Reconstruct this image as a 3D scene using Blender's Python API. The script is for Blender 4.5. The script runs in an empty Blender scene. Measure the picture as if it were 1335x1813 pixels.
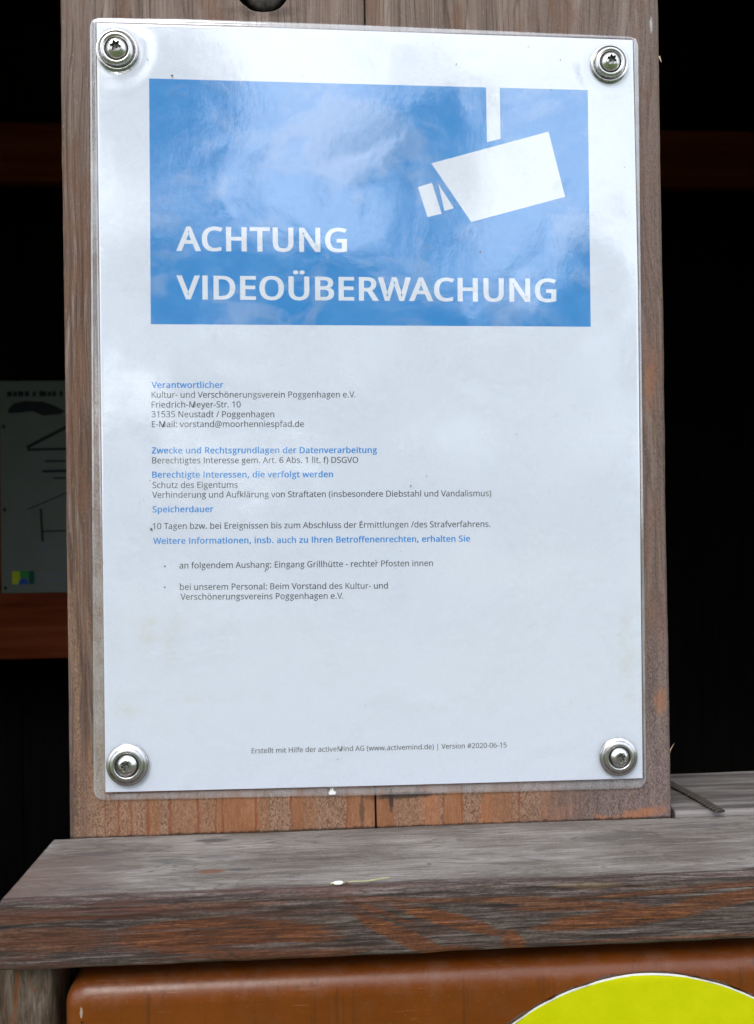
import bpy, bmesh, math, random, json
from mathutils import Vector, Matrix, noise
from mathutils.geometry import tessellate_polygon
S = bpy.context.scene
C = S.collection
R = math.radians

# ---------------------------------------------------------------- camera
MM = 0.001
cam_d = bpy.data.cameras.new('camera')
cam_d.sensor_fit = 'VERTICAL'; cam_d.sensor_height = 36.0; cam_d.lens = 28.0
cam_d.clip_start = 0.01; cam_d.clip_end = 500
cam_d.dof.use_dof = True; cam_d.dof.focus_distance = 0.312; cam_d.dof.aperture_fstop = 26
cam = bpy.data.objects.new('camera', cam_d); C.objects.link(cam)
YAW, PITCH, ROLL = 0.0540063, 0.0057989, -0.0142813
cy, sy, cp, sp = math.cos(YAW), math.sin(YAW), math.cos(PITCH), math.sin(PITCH)
fw = Vector((sy*cp, cy*cp, sp)); rt = Vector((cy, -sy, 0)); up = rt.cross(fw)
c_, s_ = math.cos(ROLL), math.sin(ROLL)
r2 = rt*c_ + up*s_; u2 = up*c_ - rt*s_
m3 = Matrix((r2, u2, -fw)).transposed()
cam.matrix_world = Matrix.Translation((-0.0163375, -0.3122847, -0.0429900)) @ m3.to_4x4()
S.camera = cam

# ---------------------------------------------------------------- sky, sun, exposure
SUN_EL, SUN_AZ = R(46), R(205)       # azimuth clockwise from +Y (the sun stands behind the camera, a little left)
w = bpy.data.worlds.new('World'); S.world = w; w.use_nodes = True
nt = w.node_tree; nt.nodes.clear()
o_ = nt.nodes.new('ShaderNodeOutputWorld'); bg = nt.nodes.new('ShaderNodeBackground')
sky = nt.nodes.new('ShaderNodeTexSky'); sky.sky_type = 'NISHITA'; sky.sun_disc = False
sky.sun_elevation = SUN_EL; sky.sun_rotation = SUN_AZ; sky.dust_density = 3.0; sky.air_density = 1.0
tc = nt.nodes.new('ShaderNodeTexCoord'); mp = nt.nodes.new('ShaderNodeMapping'); mp.inputs['Scale'].default_value = (1, 1, 2.2)
ns = nt.nodes.new('ShaderNodeTexNoise'); ns.inputs['Scale'].default_value = 3.2; ns.inputs['Detail'].default_value = 7; ns.inputs['Roughness'].default_value = .55
rp = nt.nodes.new('ShaderNodeMapRange'); rp.inputs[1].default_value = .30; rp.inputs[2].default_value = .62; rp.inputs[3].default_value = .35; rp.inputs[4].default_value = .97
mx = nt.nodes.new('ShaderNodeMix'); mx.data_type = 'RGBA'
mx.inputs[7].default_value = (9.6, 10.3, 11.4, 1)    # thin overcast
nt.links.new(tc.outputs['Generated'], mp.inputs[0]); nt.links.new(mp.outputs[0], ns.inputs['Vector'])
nt.links.new(ns.outputs[0], rp.inputs[0]); nt.links.new(rp.outputs[0], mx.inputs[0])
nt.links.new(sky.outputs[0], mx.inputs[6]); nt.links.new(mx.outputs[2], bg.inputs[0])
bg.inputs[1].default_value = 0.12
nt.links.new(bg.outputs[0], o_.inputs[0])
sun_d = bpy.data.lights.new('sun', 'SUN'); sun_d.energy = 0.9; sun_d.angle = R(25); sun_d.color = (1, .97, .92)
sun = bpy.data.objects.new('sun', sun_d); C.objects.link(sun)
sd = Vector((math.sin(SUN_AZ)*math.cos(SUN_EL), math.cos(SUN_AZ)*math.cos(SUN_EL), math.sin(SUN_EL)))
sun.rotation_euler = sd.to_track_quat('Z', 'Y').to_euler(); sun.location = (0, -6, 8)
S.view_settings.view_transform = 'Standard'; S.view_settings.look = 'None'
S.view_settings.exposure = 1.04; S.view_settings.gamma = 1
S.render.engine = 'CYCLES'; S.cycles.use_denoising = True; S.cycles.denoiser = 'OPENIMAGEDENOISE'; S.cycles.denoising_input_passes = 'RGB_ALBEDO_NORMAL'; S.cycles.denoising_prefilter = 'ACCURATE'
S.cycles.max_bounces = 8; S.cycles.transparent_max_bounces = 12; S.cycles.caustics_reflective = False

D = json.loads(r'''{"text":[["h1","ACHTUNG",[-75.77,60.74],[-9.8,60.48],13.231],["h2","VIDEOÜBERWACHUNG",[-75.9,42.01],[72.8,40.96],13.001],["s","Verantwortlicher",[-85.9,7.74],[-58.38,7.68],3.4],["b","Kultur- und Verschönerungsverein Poggenhagen e.V.",[-85.84,4.02],[-7.34,3.64],3.33],["b","Friedrich-Meyer-Str. 10",[-85.89,0.21],[-51.84,0.08],3.33],["b","31535 Neustadt / Poggenhagen",[-85.94,-3.49],[-38.97,-3.85],3.33],["b","E-Mail: vorstand@moorhenniespfad.de",[-85.88,-7.33],[-27.52,-7.69],3.33],["s","Zwecke und Rechtsgrundlagen der Datenverarbeitung",[-86.11,-17.49],[0.83,-18.14],3.4],["b","Berechtigtes Interesse gem. Art. 6 Abs. 1 lit. f) DSGVO",[-85.94,-21.3],[-6.64,-21.92],3.33],["s","Berechtigte Interessen, die verfolgt werden",[-86.01,-26.82],[-16.47,-27.41],3.39],["b","Schutz des Eigentums",[-85.96,-30.8],[-53.41,-31.07],3.32],["b","Verhinderung und Aufklärung von Straftaten (insbesondere Diebstahl und Vandalismus)",[-86.11,-34.54],[45.61,-35.61],3.32],["s","Speicherdauer",[-86.07,-40.15],[-62.82,-40.37],3.39],["b","10 Tagen bzw. bei Ereignissen bis zum Abschluss der Ermittlungen /des Strafverfahrens.",[-86.07,-46.61],[45.09,-47.7],3.33],["s","Weitere Informationen, insb. auch zu Ihren Betroffenenrechten, erhalten Sie",[-86.01,-52.33],[36.94,-53.33],3.39],["b","an folgendem Aushang: Eingang Grillhütte - rechter Pfosten innen",[-76.1,-61.91],[22.11,-62.68],3.33],["b","bei unserem Personal: Beim Vorstand des Kultur- und",[-76.01,-70.18],[4.28,-71.17],3.33],["b","Verschönerungsvereins Poggenhagen e.V.",[-75.84,-73.97],[-13.18,-74.77],3.33],["f","Erstellt mit Hilfe der activeMind AG (www.activemind.de) | Version #2020-06-15",[-49.43,-133.83],[50.23,-134.49],2.75]],"panel":[[-85.27,127.43],[86.78,125.47],[86.52,31.19],[-85.81,32.41]],"rod":[[45.96,127.74],[51.43,127.48],[51.44,105.62],[46.06,104.2]],"body":[[23.82,95.61],[70.71,108.68],[76.97,82.83],[39.33,72.61]],"lens":[[18.38,86.22],[23.93,87.95],[27.6,75.81],[22.04,74.43]],"tri":[[26.41,87.64],[32.49,77.99],[28.74,76.95]],"bul":[[-81.63,-60.96],[-81.73,-69.0]],"paper":[[-104.97,148.54],[-33.77,147.92],[105.35,145.8],[105.82,48.88],[104.53,-148.31],[-2.72,-147.83],[-105.13,-146.99],[-105.0,22.45]],"film":[[-107.87,151.31],[-70.83,151.49],[-2.88,150.37],[108.1,147.74],[106.46,-152.77],[43.99,-152.4],[-2.75,-151.96],[-109.91,-150.46],[-108.82,18.22]],"screws":[[-97.05,137.58],[95.37,135.62],[-96.46,-136.42],[94.54,-139.1]],"specks":[[-58.52,140.82],[-69.4,2.23],[55.93,-11.3],[13.79,-31.08],[20.07,-27.39],[-16.2,-137.07],[15.04,-82.18],[95.49,-91.04],[-104.9,-59.1],[-86.58,-46.6],[-89.23,-35.26],[71.86,125.14],[42.63,60.58],[-37.51,81.65],[-85.62,134.43],[-76.43,128.44],[-26.57,129.22],[63.05,142.08],[75.92,137.13],[34.32,134.64],[101.04,94.63],[-43.16,-63.24],[-9.92,-34.1],[-0.36,-60.04]],"hole":[-41.11,166.01]}''')
G = json.loads(r'''{" ":[209,[]],"#":[518,[[385,350,360,221,470,221,470,168,350,168,317,0,260,0,293,168,178,168,147,0,91,0,121,168,20,168,20,221,132,221,157,350,50,350,50,403,167,403,199,573,257,573,225,403,340,403,372,573,427,573,395,403,497,403,497,350],[188,221,303,221,328,350,213,350]]],"(":[241,[[32,220,35,285,45,348,60,409,83,468,113,522,150,573,217,573,167,493,132,407,111,315,103,221,107,159,116,98,132,38,154,-20,182,-75,216,-127,150,-127,113,-77,83,-24,60,34,45,94,35,156]]],")":[241,[[209,220,205,156,196,94,180,34,158,-24,128,-77,91,-127,25,-127,59,-75,87,-20,108,38,124,98,134,159,137,221,134,283,124,346,108,406,87,465,59,521,24,573,91,573,128,522,158,468,180,409,196,348,205,285]]],",":[215,[[154,84,136,23,111,-42,85,-103,33,-103,49,-38,63,31,73,93,148,93]]],"-":[258,[[32,184,32,246,226,246,226,184]]],".":[215,[[58,43,61,69,72,85,88,94,107,97,126,94,142,85,153,69,157,43,153,18,142,2,126,-8,107,-11,88,-8,72,2,61,18]]],"/":[298,[[290,573,77,0,8,0,221,573]]],"0":[459,[[419,287,409,163,395,112,376,70,349,37,316,12,276,-3,229,-8,170,1,122,27,86,70,60,129,44,201,39,287,44,373,58,446,83,504,119,547,167,573,229,581,287,573,335,547,372,504,399,446,414,373],[110,287,113,215,121,156,137,111,159,78,190,59,229,52,268,59,298,78,320,110,336,156,345,215,348,287,345,359,336,417,320,463,298,495,268,515,229,521,190,515,159,495,137,463,121,417,113,359]]],"1":[459,[[285,0,216,0,216,400,216,439,217,470,219,499,196,477,169,455,108,405,71,452,226,573,285,573]]],"2":[459,[[417,0,38,0,38,59,188,210,261,287,306,353,318,387,322,424,315,466,294,496,261,514,221,520,181,517,147,506,83,466,45,513,94,548,153,572,221,581,270,576,313,562,347,540,372,510,388,472,394,428,389,385,375,344,353,305,324,267,247,185,128,67,128,64,417,64]]],"3":[459,[[395,439,392,403,381,372,363,347,340,326,310,311,277,302,277,298,337,283,379,255,405,214,413,163,407,116,390,74,360,40,318,14,263,-3,193,-8,110,-1,36,23,36,89,114,61,194,51,260,59,305,81,331,117,339,164,335,197,320,223,297,242,265,255,226,263,179,265,123,265,123,326,180,326,223,329,259,339,286,356,307,377,319,404,323,434,316,471,295,498,262,516,219,521,164,515,117,498,75,473,39,521,73,544,115,563,163,576,218,581,296,571,352,540,384,495]]],"5":[459,[[221,351,275,346,322,331,361,307,389,274,407,232,413,183,407,128,387,81,356,43,314,15,261,-2,199,-8,116,0,51,23,51,90,121,62,200,52,239,55,274,65,302,82,323,106,336,137,341,176,332,225,306,262,262,284,197,292,146,288,99,280,64,302,86,573,373,573,373,508,146,508,132,342,169,348]]],"6":[459,[[44,245,51,342,75,433,95,474,121,510,155,539,196,562,246,576,306,581,344,579,377,573,377,513,344,520,308,523,257,518,216,504,183,483,158,454,139,419,127,380,115,291,119,291,150,326,194,350,255,358,302,353,342,338,375,313,400,279,416,236,421,184,415,129,399,82,372,44,336,15,291,-2,239,-8,199,-4,163,7,130,26,101,54,77,89,59,133,48,185],[238,51,284,59,320,84,343,125,351,184,344,233,324,271,289,295,241,303,205,299,175,287,150,270,131,248,119,223,115,198,123,146,146,99,185,64,210,55]]],":":[215,[[58,43,61,69,72,85,88,94,107,97,126,94,142,85,153,69,157,43,153,18,142,2,126,-8,107,-11,88,-8,72,2,61,18],[58,387,61,412,72,429,88,438,107,441,126,438,142,429,153,412,157,387,153,362,142,345,126,335,107,332,88,335,72,345,61,362]]],"@":[721,[[674,286,666,214,640,150,620,125,597,105,569,92,536,87,503,93,478,109,460,131,451,157,447,157,430,130,405,107,373,92,334,87,280,98,240,128,215,176,207,237,212,286,228,330,253,366,287,394,328,411,377,417,446,411,500,398,492,235,491,215,491,206,494,171,506,151,522,141,540,137,563,142,583,158,598,181,609,212,618,287,611,356,588,413,553,459,506,492,450,513,387,520,322,514,265,498,217,472,177,437,145,394,123,344,109,288,104,227,111,154,132,93,167,45,215,10,275,-11,347,-18,441,-8,520,16,520,-38,442,-62,347,-71,259,-63,185,-36,126,7,82,65,55,138,47,225,52,296,70,363,98,422,137,474,186,515,244,547,311,566,387,573,447,568,502,553,551,529,593,496,628,455,653,406,669,349],[269,235,275,191,290,160,314,143,345,137,383,146,409,171,425,210,432,258,437,358,411,364,378,366,342,362,314,347,294,325,280,298]]],"A":[512,[[437,0,368,177,141,177,73,0,0,0,224,575,289,575,512,0],[282,415,274,438,263,473,255,500,247,468,238,438,230,415,165,241,346,241]]],"B":[521,[[241,573,336,565,404,541,445,497,459,431,456,399,446,371,431,347,409,328,382,313,350,304,350,300,415,279,441,261,461,236,474,203,478,163,472,115,454,74,425,42,385,19,337,5,279,0,78,0,78,573],[256,329,318,335,357,352,377,382,384,423,376,463,351,490,308,506,245,511,150,511,150,329],[150,269,150,61,265,61,330,68,371,91,394,125,401,168,398,197,388,221,370,241,344,256,307,266,260,269]]],"C":[507,[[323,517,280,513,241,502,206,482,178,456,155,423,139,383,129,337,125,286,131,220,147,164,175,117,213,83,262,62,322,55,394,62,460,78,460,15,393,-2,312,-8,232,1,166,28,115,72,78,131,56,203,49,287,53,349,67,406,89,456,120,499,159,534,206,559,261,575,324,581,409,572,482,547,453,486,394,508]]],"D":[585,[[536,292,528,203,501,131,457,74,399,33,325,8,237,0,78,0,78,573,254,573,335,565,404,540,460,501,502,446,528,377],[460,289,454,359,435,415,404,457,361,487,308,505,244,511,150,511,150,62,228,62,329,76,402,119,446,190]]],"E":[446,[[398,0,78,0,78,573,398,573,398,509,150,509,150,330,383,330,383,268,150,268,150,63,398,63]]],"F":[416,[[150,0,78,0,78,573,398,573,398,509,150,509,150,306,383,306,383,243,150,243]]],"G":[584,[[326,302,524,302,524,22,431,-1,323,-8,241,1,173,28,120,71,81,130,57,202,49,286,58,370,84,442,127,500,186,544,259,571,346,581,437,572,516,547,489,484,421,508,342,517,278,510,225,489,181,455,150,409,131,353,124,286,130,222,146,166,175,119,216,84,270,62,340,55,404,59,452,68,452,238,326,238]]],"H":[594,[[516,0,443,0,443,267,150,267,150,0,78,0,78,573,150,573,150,330,443,330,443,573,516,573]]],"I":[272,[[239,0,32,0,32,42,99,57,99,515,32,531,32,573,239,573,239,531,172,515,172,57,239,42]]],"K":[496,[[496,0,411,0,209,273,150,222,150,0,78,0,78,573,150,573,150,290,199,345,249,399,403,573,488,573,261,323]]],"M":[727,[[330,0,142,502,139,502,142,461,144,407,144,347,144,0,78,0,78,573,184,573,361,103,364,103,544,573,650,573,650,0,578,0,578,352,579,408,581,460,584,501,581,501,390,0]]],"N":[609,[[532,0,447,0,141,476,138,476,141,432,143,378,144,320,144,0,78,0,78,573,161,573,467,99,470,99,468,137,466,193,464,249,464,573,532,573]]],"O":[626,[[577,287,573,224,561,166,540,116,510,73,473,38,428,13,375,-3,314,-8,251,-3,196,13,151,39,114,73,85,116,65,167,53,224,49,288,56,370,78,442,114,500,166,545,232,572,314,581,393,572,459,545,510,501,547,442,570,370],[125,287,130,220,145,163,171,117,207,83,255,62,314,55,373,62,420,83,456,117,481,163,496,220,501,287,490,384,456,457,398,503,314,518,255,511,207,490,171,457,145,411,130,354]]],"P":[485,[[229,573,326,562,393,528,431,475,444,404,433,336,417,306,395,278,364,255,324,238,275,227,216,223,150,223,150,0,78,0,78,573],[223,511,150,511,150,285,208,285,258,288,298,296,330,311,352,334,365,363,370,401,361,449,334,484,289,504]]],"R":[499,[[236,573,301,568,353,555,393,532,422,500,439,460,444,410,440,368,427,334,408,306,385,285,330,257,487,0,403,0,264,237,150,237,150,0,78,0,78,573],[232,510,150,510,150,298,236,298,296,304,338,325,362,359,370,407,366,440,355,467,336,486,310,500,275,507]]],"S":[440,[[403,153,396,106,378,66,348,35,307,11,257,-3,198,-8,137,-5,83,4,41,19,41,88,113,65,201,55,240,57,273,66,298,79,316,98,327,120,330,147,327,173,318,194,302,213,277,230,196,265,131,294,85,330,57,375,48,435,54,477,71,513,99,542,136,563,180,576,231,581,318,572,389,549,366,487,302,508,229,517,196,515,169,507,148,494,133,478,124,457,121,434,124,407,133,386,149,367,172,351,246,318,332,279,362,255,385,228,398,194]]],"T":[446,[[259,0,187,0,187,509,8,509,8,573,437,573,437,509,259,509]]],"U":[586,[[513,202,507,146,489,95,459,52,416,20,360,-1,290,-8,196,7,128,50,86,118,72,204,72,573,144,573,144,201,154,139,182,93,228,64,294,55,342,59,379,73,407,96,427,126,438,161,442,202,442,573,513,573]]],"V":[481,[[481,573,277,0,204,0,0,573,75,573,204,205,220,160,231,119,241,80,250,119,262,161,277,207,405,573]]],"W":[746,[[735,573,583,0,510,0,399,375,389,410,380,443,373,471,370,488,367,471,361,443,352,409,342,373,234,0,161,0,10,573,85,573,174,223,183,186,190,151,196,118,201,87,206,119,213,154,222,191,232,227,333,573,407,573,512,225,523,187,532,151,538,117,544,87,550,129,560,175,572,224,660,573]]],"Z":[459,[[427,0,30,0,30,55,332,508,40,508,40,573,419,573,419,518,118,64,427,64]]],"a":[450,[[231,437,299,428,347,403,376,358,385,293,385,0,334,0,320,61,317,61,279,22,234,-1,172,-8,136,-5,103,6,75,23,55,48,41,80,37,119,50,176,87,219,152,245,243,257,316,259,316,285,310,330,293,359,265,375,227,380,163,370,106,347,84,400,151,426],[252,208,184,200,141,182,118,155,110,119,115,87,132,66,157,53,188,49,238,56,279,79,306,117,315,172,315,210]]],"b":[493,[[139,461,138,410,135,373,139,373,161,398,189,419,226,432,272,437,344,423,401,381,437,312,449,215,444,147,427,91,400,48,365,17,322,-2,272,-8,226,-3,189,10,161,31,139,55,133,55,119,0,68,0,68,609,139,609],[260,379,219,374,188,361,165,339,150,308,142,268,139,217,139,214,145,144,165,93,202,61,261,51,312,61,348,93,369,145,376,216,369,287,348,338,311,368]]],"c":[385,[[241,-8,187,-2,139,15,99,45,69,87,50,143,44,213,51,284,71,342,102,385,142,415,191,432,245,438,309,431,358,415,337,356,292,370,244,376,204,371,172,358,148,335,131,303,120,263,117,213,120,166,131,126,148,94,172,71,202,58,240,53,302,60,351,78,351,15,304,-2]]],"d":[493,[[221,-8,148,6,92,48,56,117,44,214,56,311,93,381,149,424,221,438,280,429,323,407,354,374,359,374,356,405,354,438,354,609,425,609,425,0,368,0,358,58,354,58,323,24,279,1],[232,51,290,60,328,88,348,135,355,200,355,213,349,284,329,336,291,369,231,379,181,368,146,334,124,281,117,213,124,144,146,93,181,61]]],"e":[452,[[234,438,286,432,329,414,364,385,390,346,406,299,411,244,411,201,117,201,127,137,154,90,197,62,254,52,327,60,392,82,392,20,327,-1,251,-8,194,-2,143,17,101,48,70,91,51,146,44,212,50,277,68,333,96,378,134,411,181,431],[233,380,188,372,154,348,130,309,119,257,338,257,335,292,326,322,312,346,292,364,266,376]]],"f":[276,[[266,375,158,375,158,0,87,0,87,375,12,375,12,408,87,432,87,457,92,507,104,547,124,577,152,597,186,609,227,613,274,609,310,599,292,544,262,552,228,556,197,550,175,532,162,502,158,458,158,430,266,430]]],"g":[493,[[221,438,261,434,297,422,329,402,355,373,359,373,369,430,425,430,425,-7,420,-63,404,-109,378,-146,341,-172,293,-187,233,-192,147,-186,78,-165,78,-100,149,-125,237,-134,286,-126,324,-101,347,-63,355,-13,355,4,356,32,358,57,354,57,329,28,299,8,263,-4,221,-8,147,7,91,51,56,121,44,214,56,306,91,377,147,423],[230,379,197,374,169,359,147,336,130,303,120,262,117,213,124,143,146,92,182,60,232,50,288,58,309,69,326,85,349,131,356,197,356,214,353,267,343,309,326,340,302,362,270,374]]],"h":[496,[[139,431,138,399,135,370,140,370,174,407,221,429,273,437,321,433,360,421,391,400,413,370,426,330,431,280,431,0,361,0,361,275,355,321,338,353,308,372,265,379,222,374,189,360,166,338,150,308,142,269,139,222,139,0,68,0,68,609,139,609]]],"i":[207,[[139,430,139,0,68,0,68,430],[104,591,133,580,142,566,145,546,142,526,133,512,104,501,88,504,75,512,66,526,63,546,66,566,75,580,88,588]]],"k":[428,[[138,291,137,257,135,221,138,221,152,240,172,264,189,285,326,430,409,430,235,246,421,0,336,0,187,200,138,158,138,0,68,0,68,609,138,609]]],"l":[207,[[139,0,68,0,68,609,139,609]]],"m":[750,[[540,438,603,429,649,401,676,352,685,280,685,0,615,0,615,277,610,321,594,353,567,372,528,379,474,369,438,342,418,298,411,237,411,0,342,0,342,277,332,333,320,353,303,367,281,376,253,379,215,374,185,360,164,338,150,308,141,269,139,223,139,0,68,0,68,430,125,430,136,371,140,371,173,409,217,431,266,438,312,433,349,420,378,398,398,366,402,366,427,398,461,420,499,433]]],"n":[496,[[275,438,343,429,391,401,421,352,431,280,431,0,361,0,361,275,355,321,338,353,308,372,265,379,204,368,166,338,146,289,139,223,139,0,68,0,68,430,125,430,136,371,140,371,175,409,222,431]]],"o":[485,[[442,216,438,165,428,121,411,82,388,51,359,25,324,7,285,-4,241,-8,200,-4,163,7,129,25,100,51,77,82,59,121,48,165,44,216,50,282,68,336,97,380,137,412,186,431,244,438,299,431,347,412,387,380,417,336,436,282],[117,216,120,169,130,128,147,95,172,71,203,56,243,51,282,56,314,71,339,95,356,128,366,169,369,216,365,263,355,303,338,335,314,359,282,374,242,379,185,368,147,335,124,284]]],"p":[493,[[273,438,344,424,401,383,437,313,449,216,444,148,427,93,401,49,365,17,322,-2,272,-8,213,1,170,24,139,55,134,55,137,20,139,-16,139,-192,68,-192,68,430,126,430,136,371,139,371,170,405,213,429],[260,379,221,374,190,362,167,342,152,313,142,275,139,229,139,216,142,167,150,126,165,93,188,70,220,55,261,51,297,56,326,72,348,98,364,131,373,171,376,217,369,283,348,334,311,367]]],"r":[331,[[269,438,295,437,319,433,310,368,287,372,264,374,217,363,176,334,149,289,139,229,139,0,68,0,68,430,126,430,134,351,137,351,170,395,214,426,240,435]]],"s":[384,[[348,119,343,80,327,49,302,24,268,6,226,-4,176,-8,99,-1,42,19,42,83,104,60,178,49,224,53,256,66,274,86,280,112,271,141,239,167,174,196,103,228,76,245,57,266,45,292,41,324,52,372,85,408,137,430,202,438,275,430,339,409,315,353,258,372,197,380,159,377,131,366,114,350,108,328,119,298,154,274,219,246,289,215,314,197,333,176,344,150]]],"t":[289,[[212,50,245,53,272,59,272,5,240,-4,200,-8,167,-5,138,4,112,20,91,44,78,79,74,125,74,375,13,375,13,409,75,437,103,528,144,528,144,430,269,430,269,375,144,375,144,127,149,93,163,69,185,54]]],"u":[496,[[427,430,427,0,370,0,359,57,356,57,321,20,273,-1,220,-8,173,-4,134,8,103,29,81,59,68,99,63,148,63,430,135,430,135,153,141,108,158,76,188,57,230,51,273,55,306,69,330,91,345,121,354,160,357,206,357,430]]],"v":[407,[[163,0,0,430,75,430,167,176,180,137,193,96,201,63,204,63,214,96,227,138,241,176,332,430,407,430,244,0]]],"w":[630,[[346,243,336,276,328,308,321,335,316,357,313,357,308,335,302,307,294,275,284,242,207,1,127,1,9,431,82,431,141,201,153,154,163,109,169,73,172,73,178,97,185,128,193,160,201,188,277,431,354,431,428,188,440,149,451,109,457,74,460,74,466,108,477,153,489,201,549,431,621,431,502,1,419,1]]],"y":[409,[[1,430,76,430,169,185,184,144,196,105,205,68,209,68,224,121,245,186,333,430,409,430,224,-59,188,-130,165,-156,138,-176,106,-188,67,-192,34,-190,9,-186,9,-130,30,-133,56,-135,99,-126,130,-99,152,-59,174,-2]]],"z":[377,[[346,0,31,0,31,47,262,375,45,375,45,430,340,430,340,377,112,55,346,55]]],"|":[442,[[192,609,250,609,250,-193,192,-193]]],"Ü":[586,[[513,202,507,146,489,95,459,52,416,20,360,-1,290,-8,196,7,128,50,86,118,72,204,72,573,144,573,144,201,154,139,182,93,228,64,294,55,342,59,379,73,407,96,427,126,438,161,442,202,442,573,513,573],[181,689,184,707,192,719,219,728,245,719,254,707,257,689,254,671,245,659,219,649,192,659,184,671],[332,689,335,707,343,719,369,728,395,719,404,707,407,689,404,671,395,659,369,649,343,659,335,671]]],"ä":[450,[[231,437,299,428,347,403,376,358,385,293,385,0,334,0,320,61,317,61,279,22,234,-1,172,-8,136,-5,103,6,75,23,55,48,41,80,37,119,50,176,87,219,152,245,243,257,316,259,316,285,310,330,293,359,265,375,227,380,163,370,106,347,84,400,151,426],[252,208,184,200,141,182,118,155,110,119,115,87,132,66,157,53,188,49,238,56,279,79,306,117,315,172,315,210],[113,546,116,564,124,576,151,585,177,576,186,564,188,546,186,529,177,516,151,506,124,516,116,529],[264,546,267,564,275,576,301,585,327,576,336,564,338,546,336,529,327,516,301,506,275,516,267,529]]],"ö":[485,[[442,216,438,165,428,121,411,82,388,51,359,25,324,7,285,-4,241,-8,200,-4,163,7,129,25,100,51,77,82,59,121,48,165,44,216,50,282,68,336,97,380,137,412,186,431,244,438,299,431,347,412,387,380,417,336,436,282],[117,216,120,169,130,128,147,95,172,71,203,56,243,51,282,56,314,71,339,95,356,128,366,169,369,216,365,263,355,303,338,335,314,359,282,374,242,379,185,368,147,335,124,284],[131,546,134,564,142,576,168,585,195,576,203,564,206,546,203,529,195,516,168,506,142,516,134,529],[281,546,284,564,292,576,318,585,345,576,353,564,356,546,353,529,345,516,318,506,292,516,284,529]]],"ü":[496,[[427,430,427,0,370,0,359,57,356,57,321,20,273,-1,220,-8,173,-4,134,8,103,29,81,59,68,99,63,148,63,430,135,430,135,153,141,108,158,76,188,57,230,51,273,55,306,69,330,91,345,121,354,160,357,206,357,430],[136,546,138,564,147,576,173,585,200,576,208,564,211,546,208,529,200,516,173,506,147,516,138,529],[286,546,289,564,297,576,323,585,350,576,358,564,361,546,358,529,350,516,323,506,297,516,289,529]]]}''')

# ---------------------------------------------------------------- helpers
def link(name, me, mat=None, parent=None, loc=None, smooth=False):
    o = bpy.data.objects.new(name, me); C.objects.link(o)
    if mat: me.materials.append(mat)
    if parent: o.parent = parent
    if loc is not None: o.location = loc
    if smooth:
        for p in me.polygons: p.use_smooth = True
    return o
def tag(o, label=None, cat=None, group=None, kind=None):
    if label: o['label'] = label
    if cat: o['category'] = cat
    if group: o['group'] = group
    if kind: o['kind'] = kind
    return o
def thing(name, loc, label, cat, group=None):
    o = bpy.data.objects.new(name, None); C.objects.link(o); o.location = loc; o.empty_display_size = .02
    return tag(o, label, cat, group)
def mesh(verts, faces, base=(0, 0, 0), name='mesh'):
    me = bpy.data.meshes.new(name)
    b = Vector(base)
    me.from_pydata([tuple(Vector(v)-b) for v in verts], [], faces); me.update()
    return me

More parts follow.
